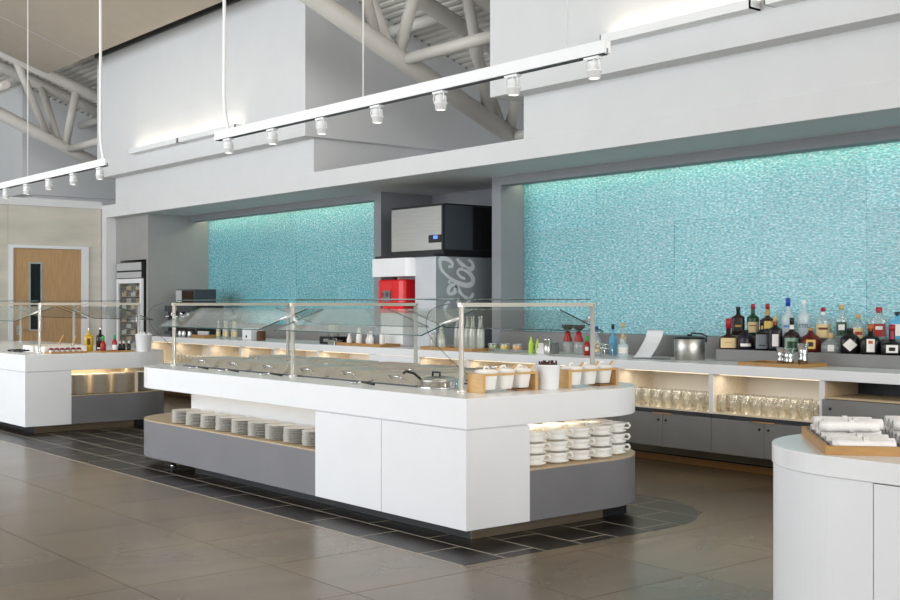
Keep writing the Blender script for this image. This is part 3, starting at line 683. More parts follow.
# ---- tumblers
tm = MB().lathe([(0, .004), (.034, .004), (.036, 0), (.044, .15), (.042, .15), (.036, .012)], 14, caps=False).mesh('tumbler'); tm.materials.append(M['tumbler_glass'])
def tumblers(x0, n, rows, dx, label, group):
    for i in range(n):
        for j in range(rows):
            o = bpy.data.objects.new('tumbler', tm); C.objects.link(o); o.location = (x0+dx*i, 8.425+.11*j, .5355); tag(o, label, 'glass', group)
tumblers(-6.51, 9, 3, .12, 'clear tumbler on the lit shelf below the jigger tray', 'tumblers below the jigger tray')
tumblers(-7.63, 9, 3, .12, 'clear tumbler on the lit shelf below the menu stand', 'tumblers below the menu stand')
tumblers(-8.75, 9, 2, .12, 'clear tumbler on the shelf below the squeeze sauces', 'tumblers below the squeeze sauces')
tumblers(-17.1, 9, 2, .12, 'clear tumbler on the far shelf under the coffee machine', 'tumblers under the coffee machine')
# ---- liquor bottles
Z1, Z2 = 1.0675, 1.1905
def gm(name, c, rough=.12): return mat(name, c, rough, var=.1)
for n_, c_ in (('b_brown', '2A120A'), ('b_black', '0C0C0E'), ('b_purple', '1E1626'), ('b_amber', '8A4A14'), ('b_green', '123A1E'), ('b_red', '5A1410'), ('b_blue', '5FA9CF'), ('lab_cream', 'D9C08F'), ('lab_white', 'E4E0DA'), ('lab_yellow', 'D6B45A'), ('lab_grey', '6F757C'), ('lab_green', '7FA08A'), ('wax_red', 'A3182E'), ('cap_blue', '1C3FA8'), ('cap_gold', 'B98A3C'), ('cork', 'C9A36E'), ('lab_gold', 'B08A3A'), ('ink_black', '1A1A1C'), ('ink_red', '9C2F2A'), ('ink_blue', '4A78B8'), ('cap_orange', 'B85A1E'), ('shoulder_red', 'A8381E')): gm(n_, c_, .35)
glass('g_frost', (.80, .86, .88), 1.2, .45, (.84, .9, .93))
glass('g_clear', (.82, .88, .88), 1.6, .22, (.82, .88, .88))
glass('g_amber', (.75, .45, .18), 1.5, .25, (.7, .42, .16))
G = 'liquor bottles on the step'
F = 9.03; B = 9.29
bottle((-6.912, F, Z1), 'squat bourbon bottle with cream label and red wax neck on the lower step', R=.084, H=.125, NH=.225, nr=.022, e=5, m='b_brown', cap='wax_red', ch=.09, cr=.027, lab='lab_cream', lz=(.012, .105), lw=.75, shoulder=.04, group=G, mark='cap_gold', mz=(.06, .066))
bottle((-6.998, B, Z2), 'dark square whisky bottle with slanted black and gold label and black cap', R=.062, H=.19, NH=.25, nr=.017, e=5, m='b_brown', cap='black', ch=.035, lab='ink_black', lz=(.04, .13), lw=.8, group=G, mark='lab_gold', mz=(.08, .1))
bottle((-6.716, F, Z1), 'round shouldered dark purple bottle with a low white label', R=.074, H=.15, NH=.17, nr=.02, m='b_purple', cap='black', ch=.02, lab='lab_white', lz=(.03, .058), lw=.7, shoulder=.08, group=G)
bottle((-6.826, B, Z2), 'green whiskey bottle with red cap and large cream label', R=.056, H=.19, NH=.27, nr=.017, m='b_green', cap='wax_red', ch=.045, cr=.02, lab='lab_cream', lz=(.03, .13), lw=1.1, group=G, neck='b_green', mark='ink_red', mz=(.09, .1))
bottle((-6.535, F, Z1), 'black square whiskey bottle with grey label and gold neck ring', R=.063, H=.17, NH=.245, nr=.018, e=5, m='b_black', cap='black', ch=.05, cr=.02, lab='lab_grey', lz=(.015, .145), lw=.78, group=G, neck='lab_gold', mark='b_black', mz=(.04, .05))
bottle((-6.661, B, Z2), 'brown whiskey bottle with yellow label and maroon cap', R=.06, H=.17, NH=.27, nr=.017, m='b_brown', cap='wax_red', ch=.05, cr=.02, lab='lab_yellow', lz=(.02, .14), lw=1.1, group=G, neck='lab_gold', mark='ink_black', mz=(.04, .07))
bottle((-6.391, F, Z1), 'tall dark bottle with white emblem label and cork stopper', R=.062, H=.21, NH=.28, nr=.016, e=4, m='b_black', cap='cork', ch=.045, cr=.02, lab='b_purple', lz=(.02, .185), lw=.75, group=G, neck='ink_red', mark='lab_white', mz=(.04, .15))
bottle((-6.436, B, Z2), 'frosted vodka bottle with bright blue cap and blue band', R=.062, H=.21, NH=.305, nr=.02, m='g_frost', cap='cap_blue', ch=.075, cr=.022, lab='ink_blue', lz=(.085, .105), lw=.7, group=G, shoulder=.05)
bottle((-6.216, F, Z1), 'liqueur bottle with orange shoulders, green label and black neck', R=.072, H=.175, NH=.26, nr=.018, m='b_brown', cap='black', ch=.06, cr=.02, lab='lab_green', lz=(.01, .12), lw=1.0, group=G, shoulder=.06, mark='b_green', mz=(.03, .09), neck='lab_white')
bottle((-6.265, B, Z2), 'frosted slender vodka bottle with white cap and dark lettering', R=.058, H=.22, NH=.31, nr=.018, m='g_frost', cap='white_plastic', ch=.04, cr=.021, lab='ink_black', lz=(.09, .112), lw=.8, group=G, shoulder=.05)
bottle((-6.020, F, Z1), 'flat round red brown cognac bottle with yellow oval label and gold cap', R=.09, H=.15, NH=.19, nr=.022, m='b_red', cap='cap_gold', ch=.03, cr=.02, lab='lab_yellow', lz=(.03, .11), lw=.45, shoulder=.09, group=G, sy=1, mark='b_brown', mz=(.05, .09))
bottle((-6.066, B, Z2), 'amber tequila bottle with tan label and small red cap', R=.07, H=.18, NH=.245, nr=.018, m='g_clear', cap='wax_red', ch=.035, cr=.021, lab='lab_cream', lz=(.0, .12), lw=1.1, group=G, mark='b_red', mz=(.07, .09), neck='lab_white')
bottle((-5.819, F, Z1), 'low clear decanter bottle with gold collar and round wood stopper', R=.085, H=.1, NH=.13, nr=.024, e=3, m='g_clear', cap='cork', ch=.06, cr=.022, lab='lab_white', lz=(.015, .07), lw=.3, shoulder=.05, group=G)
bottle((-5.879, B, Z2), 'clear gin bottle with green botanical label and cork', R=.06, H=.19, NH=.265, nr=.019, m='g_clear', cap='cork', ch=.045, cr=.022, lab='b_green', lz=(.02, .14), lw=.8, group=G, mark='lab_white', mz=(.07, .12))
bottle((-5.633, F, Z1), 'black gin bottle with white diamond label and short neck', R=.08, H=.16, NH=.195, nr=.024, e=4, m='b_black', cap='black', ch=.03, cr=.028, shoulder=.05, group=G)
dm_ = bpy.data.objects[-1] if False else None
bottle((-5.714, B, Z2), 'clear bottle with cream label and pale stopper on the upper step', R=.065, H=.13, NH=.185, nr=.019, m='g_clear', cap='cork', ch=.04, cr=.02, lab='lab_cream', lz=(.0, .09), lw=.9, group=G, mark='ink_red', mz=(.03, .06))
bottle((-5.438, F, Z1), 'black orange liqueur bottle with white tag label and orange cap', R=.08, H=.155, NH=.215, nr=.02, e=4, m='b_black', cap='cap_orange', ch=.06, cr=.022, lab='lab_white', lz=(.02, .13), lw=.38, group=G, shoulder=.05, mark='cap_orange', mz=(.09, .115))
bottle((-5.515, B, Z2), 'broad clear gin bottle with pink label and dark red cap', R=.07, H=.19, NH=.24, nr=.026, e=4, m='g_clear', cap='wax_red', ch=.05, cr=.028, lab='ink_red', lz=(.02, .13), lw=.7, group=G, mark='lab_white', mz=(.08, .11))
bottle((-5.242, F, Z1), 'low black liqueur bottle with white framed label and red ribbon neck', R=.085, H=.11, NH=.22, nr=.022, e=4, m='b_black', cap='wax_red', ch=.05, cr=.026, lab='lab_white', lz=(.02, .085), lw=.5, group=G, neck='wax_red', mark='ink_black', mz=(.035, .065))
bottle((-5.344, B, Z2), 'pale blue gin bottle with white label and black cap', R=.07, H=.17, NH=.21, nr=.02, e=4, m='b_blue', cap='black', ch=.035, cr=.022, lab='lab_white', lz=(.03, .13), lw=.5, group=G)
# diamond label on the black gin bottle
for o in list(bpy.data.objects):
    if o.get('label', '').startswith('black gin bottle with white diamond'):
        a = math.atan2(-9.03, 5.633); r = .0825
        d = MB().add([(0, -.06, .075), (0, 0, .02), (0, .06, .075), (0, 0, .13), (.002, -.06, .075), (.002, 0, .02), (.002, .06, .075), (.002, 0, .13)], [(3,2,1,0),(4,5,6,7),(0,1,5,4),(1,2,6,5),(2,3,7,6),(3,0,4,7)]).build('diamond_label', 'lab_white', o, world=False)
        d.location = (r*math.cos(a), r*math.sin(a), 0); d.rotation_euler = (0, 0, a)
# dark lettering across the slender frosted bottle
def lettering(txt, size, m, parent, loc, a, lift):
    cu = bpy.data.curves.new('lettering', 'FONT'); cu.body = txt; cu.size = size; cu.align_x = 'CENTER'; cu.align_y = 'CENTER'; cu.extrude = .0006
    to = bpy.data.objects.new('tmp', cu); me = bpy.data.meshes.new_from_object(to); bpy.data.objects.remove(to)
    me.materials.clear(); me.materials.append(M[m]); o = bpy.data.objects.new('lettering', me); C.objects.link(o); o.parent = parent
    o.location = (lift*math.cos(a), lift*math.sin(a), loc); o.rotation_euler = (PI/2, 0, a+PI/2)
o = next(q for q in bpy.data.objects if q.get('label', '').startswith('frosted slender vodka'))
if o:
        for ch in list(o.children):
            if ch.name.startswith('label_band'): bpy.data.objects.remove(ch)
        lettering('ETEL', .045, 'ink_black', o, .10, math.atan2(-o.location[1], -o.location[0]), .062)
# ---- jigger tray
tray('bamboo_tray', (-6.04, 8.63, .957), 0, .64, .39, .03, 'bamboo tray with steel jiggers in front of the liquor bottles')
for i, (x, y, h) in enumerate(((-6.02, 8.6, .15), (-5.915, 8.55, .14), (-5.85, 8.66, .19))):
    t = thing('jigger', ['steel jigger, waisted one on the bamboo tray', 'shortest steel jigger on the bamboo tray', 'tallest steel jigger on the bamboo tray'][i], 'jigger', (x, y, .966), 0, 'steel jiggers')
    MB().lathe([(.036, 0), (.04, .004), (.042, h*.3), (.038, h*.55), (.048, h), (.045, h), (.038, h*.6)], 20).build('cup', 'chrome', t, world=False)
    MB().lathe([(.042, h*.53), (.044, h*.56), (.042, h*.59)], 20, caps=False).build('band', 'steel', t, world=False)
# ---- ice bucket, menu stand
t = thing('ice_bucket', 'brushed steel ice bucket with black lid and swing handle', 'ice bucket', (-7.24, 8.86, .957))
MB().lathe([(.14, 0), (.145, .004), (.145, .2), (.14, .205)], 40).build('pail', 'brushed_pail', t, world=False)
MB().lathe([(.147, .2), (.147, .212), (.13, .222), (.03, .226), (.0, .226)], 32).lathe([(.02, .226), (.025, .245), (.0, .248)], 12).build('lid', 'black', t, world=False)
MB().tube([(.10, .115, .19), (.115, .12, .225), (.08, .08, .25), (-.02, .05, .255)], .008, 8).lathe([(.016, .17), (.016, .20)], 10, (.10, .115, 0)).build('swing_handle', 'black', t, world=False)
t = thing('menu_stand', 'curved white menu card stand leaning by the mosaic wall', 'sign', (-7.83, 8.95, .957))
poly = [(-.10, 0), (-.07, .03), (-.02, .08), (.04, .15), (.08, .21), (.10, .262), (.106, .262), (.086, .208), (.046, .147), (-.014, .077), (-.064, .027), (-.09, -.0)]
MB().prismx(poly, -.105, .105).build('card', 'white_panel', t, world=False)
MB().box(-.105, .105, -.12, .06, 0, .004).prismx([(.096, .262), (.106, .262), (.112, .272), (.1, .272)], -.108, .108).build('holder', 'silver_panel', t, world=False)
tag(MB().box(-7.75, -7.4, 8.62, 8.78, .957, .965).build('bar_mat', 'tray_liner'), 'thin grey bar mat lying beside the ice bucket', 'mat')
# ---- spirits caddy near the menu
for i, (x, y, h, r, c, mm, lb) in enumerate(((-8.40, 8.80, .27, .042, 'cap_blue', 'g_clear', 'clear bottle with blue cap beside the wire bottle stand'), (-8.36, 9.0, .29, .04, 'black', 'b_blue', 'pale blue bottle with black cap behind the wire bottle stand'), (-8.13, 8.9, .31, .036, 'cork', 'g_clear', 'slender clear bottle with tall neck and green label by the menu stand'), (-8.02, 8.78, .20, .055, 'cork', 'g_frost', 'squat frosted bottle with cork by the menu stand'))):
    bottle((x, y, .957), lb, R=r, H=h*.68, NH=h, nr=.014, m=mm, cap=c, ch=.05, cr=.017, lab=('lab_cream', None, 'lab_green', 'lab_white')[i], lz=(.04, h*.5), lw=.9)
t = thing('wire_bottle_stand', 'chrome wire stand with splayed legs by the spirits bottles', 'stand', (-8.13, 8.62, .957))
for sx in (-1, 1):
    for sy in (-1, 1): MB().tube([(sx*.07-.03*(sx < 0), sy*.06, 0), (sx*.055, sy*.05, .13)], .006, 6).build('leg', 'chrome', t, world=False)
MB().tube([(-.06, -.055, .13), (.06, -.055, .13), (.06, .055, .13), (-.06, .055, .13)], .006, 6, True).tube([(-.063, -.057, .09), (.063, -.057, .09), (.063, .057, .09), (-.063, .057, .09)], .005, 6, True).build('rack', 'chrome', t, world=False)
# ---- sauces, shaker, caddy, jars
bottle((-8.52, 8.78, .957), 'red hot sauce bottle with green cap beside the two pour jars', R=.033, H=.13, NH=.165, nr=.014, m='sauce_red', cap='cap_green', ch=.055, cr=.017, lab='lab_white', lz=(.05, .09), lw=.6)
for i, x in enumerate((-8.94, -8.775)):
    t = thing('pour_jar', ['glass pour jar with red collar and dark funnel top behind the steel shaker', 'glass pour jar with red collar and dark funnel top beside the hot sauce'][i], 'jar', (x, 8.92, .957), 0, 'pour jars')
    MB().lathe([(.0, 0), (.05, 0), (.055, .01), (.05, .14), (.035, .16)], 20).build('jar', 'clear_glass', t, world=False)
    MB().lathe([(.05, .13), (.05, .15), (.032, .20), (.03, .235), (.025, .235)], 20).build('collar', 'sauce_red', t, world=False)
    MB().lathe([(.02, .235), (.025, .25), (.066, .285), (.068, .31), (.0, .312)], 20).build('funnel', 'black', t, world=False)
t = thing('cocktail_shaker', 'plain steel cocktail shaker tin on the bar worktop', 'shaker', (-9.0, 8.68, .957))
MB().lathe([(.036, 0), (.038, .004), (.046, .155), (.043, .155), (.037, .02)], 24).build('tin', 'steel', t, world=False)
MB().lathe([(.0465, .15), (.0475, .154), (.0465, .158)], 24, caps=False).build('rim', 'chrome', t, world=False)
for i, (x, h) in enumerate(((-9.30, .155), (-9.25, .13))):
    bottle((x, 8.72+.05*i, .957), ['taller lime green squeeze bottle beside the bar caddy', 'shorter lime green squeeze bottle beside the bar caddy'][i], R=.028, H=h*.8, NH=h, nr=.012, m='green_lime', cap='green_lime', ch=.03, cr=.01)
t = thing('bar_caddy', 'steel bar caddy with white napkins and straws', 'caddy', (-9.12, 8.8, .957))
MB().box(-.10, .10, -.07, .07, 0, .006).box(-.10, -.096, -.07, .07, .006, .08).box(.096, .10, -.07, .07, .006, .12).box(-.096, .096, .066, .07, .006, .12).box(-.096, .096, -.07, -.066, .006, .06).build('tray', 'steel', t, world=False)
MB().box(-.09, .0, -.06, .06, .006, .11).build('napkins', 'napkin', t, world=False)
for i in range(5): MB().tube([(.03+.013*i, 0, .01), (.03+.015*i, .02, .12)], .004, 6).build('straw', 'black', t, world=False)
for i, (x, y, r, f, lb) in enumerate(((-9.87, 8.68, .06, 'limes', 'glass jar of green lime wedges on the bar worktop'), (-9.70, 8.70, .055, 'lemon', 'glass jar of yellow lemon wedges on the bar worktop'), (-9.50, 8.70, .056, 'orange_fruit', 'glass jar of orange wedges on the bar worktop'), (-9.40, 8.86, .04, 'olives', 'glass jar of dark olives behind the orange wedges'))):
    t = thing('garnish_jar', lb, 'jar', (x, y, .957), 0, 'garnish jars')
    MB().lathe([(r*.8, 0), (r, .01), (r, .085), (r*.96, .09)], 20).build('jar', 'clear_glass', t, world=False)
    MB().lathe([(0, .03), (r*.9, .032), (r*.93, .045), (r*.93, .07), (r*.6, .078), (0, .08)], 14).build('fruit', f, t, world=False)
    MB().lathe([(r*1.02, .082), (r*1.02, .094), (0, .097)], 20).build('lid', 'steel', t, world=False)
# ---- carafes on bamboo trays
tray('bamboo_tray', (-10.42, 8.60, .957), 0, .94, .34, .035, 'bamboo tray of tall glass carafes right of the drink dispenser')
def carafe(loc, h, label, group):
    t = thing('carafe', label, 'carafe', loc, 0, group); r = .047
    MB().lathe([(0, 0), (r*.92, 0), (r, .01), (r, h*.5), (r*.9, h*.62), (r*.52, h*.78), (r*.5, h*.93), (r*.6, h)], 18, caps=False).build('body', 'carafe_glass', t, world=False)
    MB().lathe([(r*.62, h*.985), (r*.62, h*1.02), (r*.4, h*1.04), (0, h*1.045)], 14).build('stopper', 'steel', t, world=False)
for i, (x, y, h) in enumerate(((-10.78, 8.54, .18), (-10.66, 8.56, .25), (-10.57, 8.5, .21), (-10.45, 8.64, .36), (-10.345, 8.60, .36), (-10.24, 8.62, .37), (-10.135, 8.60, .37), (-10.025, 8.62, .37))):
    carafe((x, y, .966), h, 'tall glass carafe on the bamboo tray right of the drink dispenser' if h > .3 else 'short glass carafe on the bamboo tray right of the drink dispenser', 'tall carafes' if h > .3 else 'short carafes')
tray('bamboo_tray', (-12.2, 8.60, .957), 0, .98, .3, .035, 'bamboo tray of small white bottles in front of the drink dispenser')
for i, x in enumerate((-12.58, -12.46, -12.36, -12.24, -12.1, -11.94)):
    bottle((x, 8.58+.06*(i % 2), .966), 'small white milk bottle on the bamboo tray before the drink dispenser', R=.035, H=.09+.03*(i % 3), NH=.13+.035*(i % 3), nr=.016, m='ceramic', cap='white_plastic', ch=.02, group='small milk bottles')
# ---- far end of the bar
t = thing('blender_base', 'black blender base standing left of the milk bottle tray', 'appliance', (-13.05, 8.65, .957))
MB().box(-.17, .17, -.12, .12, .0, .10).build('base', 'black', t, world=False, bevel=.01)
MB().lathe([(.06, .10), (.07, .25), (.075, .27)], 16, e=4).build('jug', 'carafe_glass', t, world=False)
MB().box(-.06, .06, -.125, -.12, .03, .07).build('panel', 'steel', t, world=False)
t = thing('warming_pan', 'low steel warming pan with a lid right of the blender base', 'pan', (-12.8+.0, 8.5, .957))
MB().box(-.08, .08, -.06, .06, 0, .05).box(-.09, .09, -.07, .07, .05, .058).build('pan', 'steel', t, world=False, bevel=.004)
MB().tube([(-.04, 0, .058), (-.04, 0, .075), (.04, 0, .075), (.04, 0, .058)], .005, 6).build('handle', 'chrome', t, world=False)
t = thing('sugar_jar', 'glass jar of brown sugar with steel lid near the white box', 'jar', (-14.87, 8.6, .957))
MB().lathe([(.06, 0), (.065, .01), (.065, .12), (.05, .14)], 18).build('jar', 'brown_food', t, world=False)
MB().lathe([(.052, .14), (.052, .155), (0, .16)], 18).build('lid', 'steel', t, world=False)
t = thing('napkin_dispenser', 'white napkin dispenser box with a black dot on the bar', 'dispenser', (-15.28, 8.68, .957))
MB().box(-.13, .13, -.09, .09, 0, .17).build('case', 'white_plastic', t, world=False, bevel=.01)
MB().lathe([(.02, 0), (.02, .004)], 14).build('dot', 'black', t, world=False); t.children[-1].rotation_euler = (PI/2, 0, 0); t.children[-1].location = (0, -.09, .05)
tray('bamboo_tray', (-16.55, 8.56, .957), 0, .42, .22, .05, 'bamboo tray of white paper cups at the far end of the bar')
for i in range(4):
    t = thing('paper_cup', 'white paper cup on the bamboo tray near the coffee machine', 'cup', (-16.67+.08*i, 8.55, .966), 0, 'paper cups')
    MB().lathe([(0, 0), (.027, 0), (.036, .09), (.0385, .094), (.034, .092), (.026, .004)], 18).build('cup', 'white_plastic', t, world=False)
for i, x in enumerate((-16.16, -16.03, -15.9, -15.77, -15.64)):
    bottle((x, 8.6+.04*(i % 2), .957), ['glass syrup bottle with steel pump between the paper cups and napkin dispenser', 'yellow capped glass syrup bottle beside the napkin dispenser'][i == 4], R=.036, H=.17, NH=.24, nr=.014, m='carafe_glass', cap='lemon' if i == 4 else 'steel', ch=.05, cr=.012, group='syrup bottles', lab='lab_cream', lz=(.04, .11), lw=.9)
for i, x in enumerate((-17.25, -17.12, -16.92)):
    t = thing('milk_jug', 'small steel milk frothing jug in front of the coffee machine', 'jug', (x, 8.5, .957), 0, 'milk jugs')
    MB().lathe([(.03, 0), (.036, .01), (.034, .06), (.028, .085), (.032, .10), (.029, .10)], 16).build('jug', 'steel', t, world=False)
    MB().tube([(.034, 0, .08), (.058, 0, .075), (.056, 0, .035), (.036, 0, .03)], .005, 6).build('handle', 'steel', t, world=False)
t = thing('coffee_machine', 'wide black coffee machine on the far end of the bar', 'coffee machine', (-17.45, 8.85, .957))
MB().box(-.55, .45, -.2, .3, .04, .50).build('body', 'black', t, world=False, bevel=.015)
MB().box(-.5, .4, -.29, -.2, .04, .08).box(-.55, .45, -.26, -.2, .40, .50).build('drip_tray', 'charcoal', t, world=False)
for x in (-.3, .02, .25): MB().lathe([(.035, .33), (.035, .40)], 14, (x, -.23, 0)).tube([(x, -.23, .34), (x, -.36, .32)], .014, 8).build('group_head', 'chrome', t, world=False)
for x in (-.5, .4):
    for y in (-.15, .25): MB().lathe([(.02, 0), (.02, .04)], 10, (x, y, 0)).build('foot', 'black', t, world=False)
MB().box(-.2, -.1, -.262, -.26, .42, .48).build('badge', 'steel', t, world=False)
t = thing('toaster', 'black box toaster with a steel front sitting on the coffee machine', 'toaster', (-17.62, 8.95, 1.457))
MB().box(-.30, .36, -.2, .2, .0, .265).build('body', 'charcoal', t, world=False, bevel=.01)
MB().box(-.28, -.08, -.206, -.2, .06, .25).build('steel_front', 'silver_panel', t, world=False)
MB().box(-.05, .34, -.206, -.2, .03, .24).build('dark_front', 'black_gloss', t, world=False)
# ---- wine fridge in front of the partition
t = thing('bottle_cabinet', 'tall glass door bottle cabinet with steel vent top by the grey partition', 'fridge', (-19.1, 8.7, 0))
x0, x1, y0, y1 = -19.61, -18.59, 8.46, 8.95
MB().box(x0, x0+.03, y0+.03, y1, .0, 1.92).box(x1-.03, x1, y0+.03, y1, .0, 1.92).box(x0+.03, x1-.03, y1-.03, y1, .0, 1.92).box(x0+.03, x1-.03, y0+.03, y1-.03, 0, .1).box(x0, x1, y0, y1, 1.92, 2.2).build('body', 'black', t)
MB().box(x0+.01, x1-.02, y0-.008, y0, 1.93, 2.03).box(x0+.01, x1-.02, y0-.008, y0, 2.06, 2.19).build('vent_panel', 'silver_panel', t)
d = MB().box(x0, x0+.07, y0-.01, y0+.03, .1, 1.915).box(x1-.07, x1, y0-.01, y0+.03, .1, 1.915).box(x0+.07, x1-.07, y0-.01, y0+.03, 1.84, 1.915).box(x0+.07, x1-.07, y0-.01, y0+.03, .1, .16).build('door', 'white_plastic', t)
MB().box(x0+.07, x1-.07, y0+.005, y0+.012, .16, 1.84).build('pane', 'door_glass', d)
MB().tube([(x1-.1, y0-.05, .9), (x1-.1, y0-.05, 1.5)], .014, 8).build('door_handle', 'steel', d)
bmesh_ = MB().lathe([(.034, 0), (.036, .004), (.036, .06), (.0, .062)], 12).mesh('stored_bottle'); bmesh_.materials.append(M['ceramic'])
for k in range(15):
    z = .18+k*.11
    MB().box(x0+.035, x1-.035, y0+.05, y1-.04, z, z+.008).build('shelf', 'tan_laminate' if k % 2 else 'steel', t)
    for i in range(8):
        c = MB().lathe([(.034, 0), (.036, .004), (.036, .066+.02*((i*k) % 2)), (.0, .07+.02*((i*k) % 2))], 12, (x0+.09+i*.095, y0+.09, z+.008)).build('stored_can', ('brown_food', 'plate', 'cutlery_dark', 'lab_cream')[(i//2+k*3) % 4], t)
# ---- ice machine and drink dispenser in the recess
xm0, xm1 = -12.24, -11.05
t = thing('drink_dispenser', 'silver drink dispenser with rounded white head and script lettering on its side', 'drink dispenser', (-11.75, 9.4, .957))
MB().box(xm0+.78, xm1, 8.79, 10.0, .957, 2.065).box(xm0, xm0+.78, 9.1, 10.0, .957, 2.065).build('body', 'silver_panel', t, bevel=.006)
MB().box(xm1-.002, xm1+.004, 8.79, 10.0, .99, 2.06).build('side_panel', 'disp_side', t)
hd = [(xm0, 9.1), (xm0, 8.70)]+arc(xm0+.80-.12, 8.70+.12, .12, 1.5*PI, 2*PI, 10)+[(xm0+.80, 9.1)]
MB().prism(hd, 1.83, 2.06).build('head', 'white_plastic', t, bevel=.004)
MB().box(xm0-.02, xm1+.01, 8.76, 10.02, 2.065, 2.095).build('top_plate', 'black', t)
MB().box(xm0+.05, xm0+.08, 9.0, 9.03, 1.77, 1.83).build('nozzle', 'black', t)
def ribbon(pts, w, x):
    sm = []
    P = [Vector((0, a, b)) for a, b in pts]
    for i in range(len(P)-1):
        p0, p1, p2, p3 = P[max(0, i-1)], P[i], P[i+1], P[min(len(P)-1, i+2)]
        for k in range(6):
            u = k/6; sm.append(.5*((2*p1)+(p2-p0)*u+(2*p0-5*p1+4*p2-p3)*u*u+(3*p1-p0-3*p2+p3)*u**3))
    sm.append(P[-1]); n = len(sm); vs = []
    for i, p in enumerate(sm):
        d = (sm[min(i+1, n-1)]-sm[max(i-1, 0)]); d.normalize(); nn = Vector((0, -d.z, d.y)); q = i/(n-1)
        ww = w*(.55+.6*math.sin(PI*q)*abs(math.sin(2.2*PI*q+.4)))
        vs += [(x, p.y+nn.y*ww, p.z+nn.z*ww), (x, p.y-nn.y*ww, p.z-nn.z*ww)]
    return vs, [(2*i, 2*i+1, 2*i+3, 2*i+2) for i in range(n-1)]
S = [[[8.981,1.943],[9.036,1.945],[9.04,1.987],[8.965,2.032],[8.872,2.038],[8.85,1.995],[8.872,1.911],[8.965,1.828],[9.091,1.762],[9.234,1.721],[9.339,1.728],[9.379,1.784],[9.331,1.858],[9.234,1.912],[9.154,1.91],[9.126,1.873],[9.17,1.825],[9.25,1.795]],
     [[9.115,2.044],[9.17,1.99],[9.25,1.943],[9.331,1.919],[9.371,1.945],[9.363,1.994],[9.298,2.036]], [[8.984,1.773],[9.015,1.743]],
     [[9.115,1.702],[9.044,1.719],[8.981,1.664],[9.004,1.609],[9.075,1.628],[9.115,1.689],[9.17,1.629],[9.234,1.58],[9.3,1.55]], [[9.379,1.624],[9.355,1.58],[9.28,1.5],[9.2,1.46],[9.13,1.5],[9.15,1.56]],
     [[9.0,1.52],[8.93,1.45],[8.95,1.36],[9.05,1.3],[9.16,1.3]]]
lg = MB()
for s in S: lg.add(*ribbon(s, .03, xm1+.0055))
lg.build('script_lettering', 'script_print', t)
t = thing('juice_dispenser', 'glossy red drink unit with grey button panel before the silver dispenser', 'dispenser', (-11.9, 8.94, .957))
rp = [(a*.92-.04, b) for a, b in [(-.33, -.14), (-.27, -.17), (.0, -.15), (.06, -.18), (.2, -.18), (.28, -.14), (.3, .0), (.3, .14), (-.33, .14)]]
MB().prism(rp, .53, .84).build('body', 'red_plastic', t, world=False, bevel=.02)
MB().box(-.3, .17, -.14, .14, .0, .42).build('pedestal', 'white_plastic', t, world=False, bevel=.01)
MB().prism(rp, .42, .47).box(-.28, .16, -.12, .14, .47, .53).build('base', 'red_plastic', t, world=False)
p = MB().box(-.28, -.06, -.165, -.12, .56, .70).build('button_panel', 'tray_liner', t, world=False)
for i, c in enumerate(('sauce_red', 'charcoal')): MB().lathe([(.028, 0), (.028, .006)], 14).build('button', c, p, world=False)
for i, o in enumerate(p.children): o.rotation_euler = (PI/2, 0, 0); o.location = (-.22+.1*i, -.165, .65)
t = thing('ice_machine', 'steel fronted ice machine with black vented side on top of the dispenser', 'ice machine', (-11.65, 9.4, 2.095))
ix0, ix1 = -12.14, -11.08
MB().box(ix0, ix1, 8.95, 9.9, 2.15, 2.70).build('body', 'charcoal', t, bevel=.006)
MB().box(ix0, ix1-.03, 8.93, 8.95, 2.15, 2.69).build('front_panel', 'steel', t, bevel=.004)
MB().box(ix0-.01, ix1+.008, 8.935, 9.92, 2.70, 2.715).box(ix0-.02, ix1+.01, 8.94, 9.95, 2.095, 2.15).box(ix1-.03, ix1+.002, 8.925, 8.952, 2.12, 2.70).build('trim', 'black', t)
vn = MB().box(ix1, ix1+.006, 9.4, 9.88, 2.16, 2.69)
for k in range(12): vn.box(ix1+.006, ix1+.012, 9.41+.04*k, 9.425+.04*k, 2.18, 2.67)
vn.build('vent', 'black', t)
dp = MB().box(ix1-.28, ix1-.035, 8.922, 8.93, 2.24, 2.335).build('display', 'black_gloss', t)
MB().box(ix1-.18, ix1-.10, 8.919, 8.922, 2.285, 2.325).build('screen', 'blue_screen', dp)
# ================================================================== SERVICE COUNTER (right)
cx, cy, r = -2.55, 4.53, .55
out = arc(cx, cy, r, PI, 1.5*PI, 24)
def rc_out(ins): return [(a, b) for a, b in arc(cx, cy, r-ins, PI, 1.5*PI, 24)]+[(1.5, cy-r+ins), (1.5, 5.0), (cx-r+ins, 5.0)]
t = thing('service_counter', 'white rounded corner service counter carrying the napkin tray', 'counter', (-1.2, 4.5, 0))
MB().prism(rc_out(0), .83, .91).build('countertop', 'white_solid', t, bevel=.004)
MB().prism(rc_out(.02), .0, .83).build('carcass', 'dark_rail', t)
def skin(p0, p1, z0, z1, mat_):           # curved door skin between two indices of the outline
    o2 = rc_out(.006); i2 = rc_out(.02); poly = o2[p0:p1]+list(reversed(i2[p0:p1])); return MB().prism(poly, z0, z1).build('door', mat_, t)
fo = rc_out(.006); fi = rc_out(.02)
bx = -2.392
MB().prism([(fo[-1][0], 5.0)]+fo[:25]+[(bx, fo[24][1]), (bx, fi[24][1])]+list(reversed(fi[:25]))+[(fi[-1][0], 5.0)], .06, .8292).build('door', 'white_panel', t)
for k in range(4):
    a = bx+.005+k*.9
    MB().box(a, a+.895, fo[24][1], fi[24][1], .06, .826).build('door', 'white_panel', t)
ua = math.radians(41); U = Vector((math.cos(ua), math.sin(ua), 0)); V = Vector((-math.sin(ua), math.cos(ua), 0))
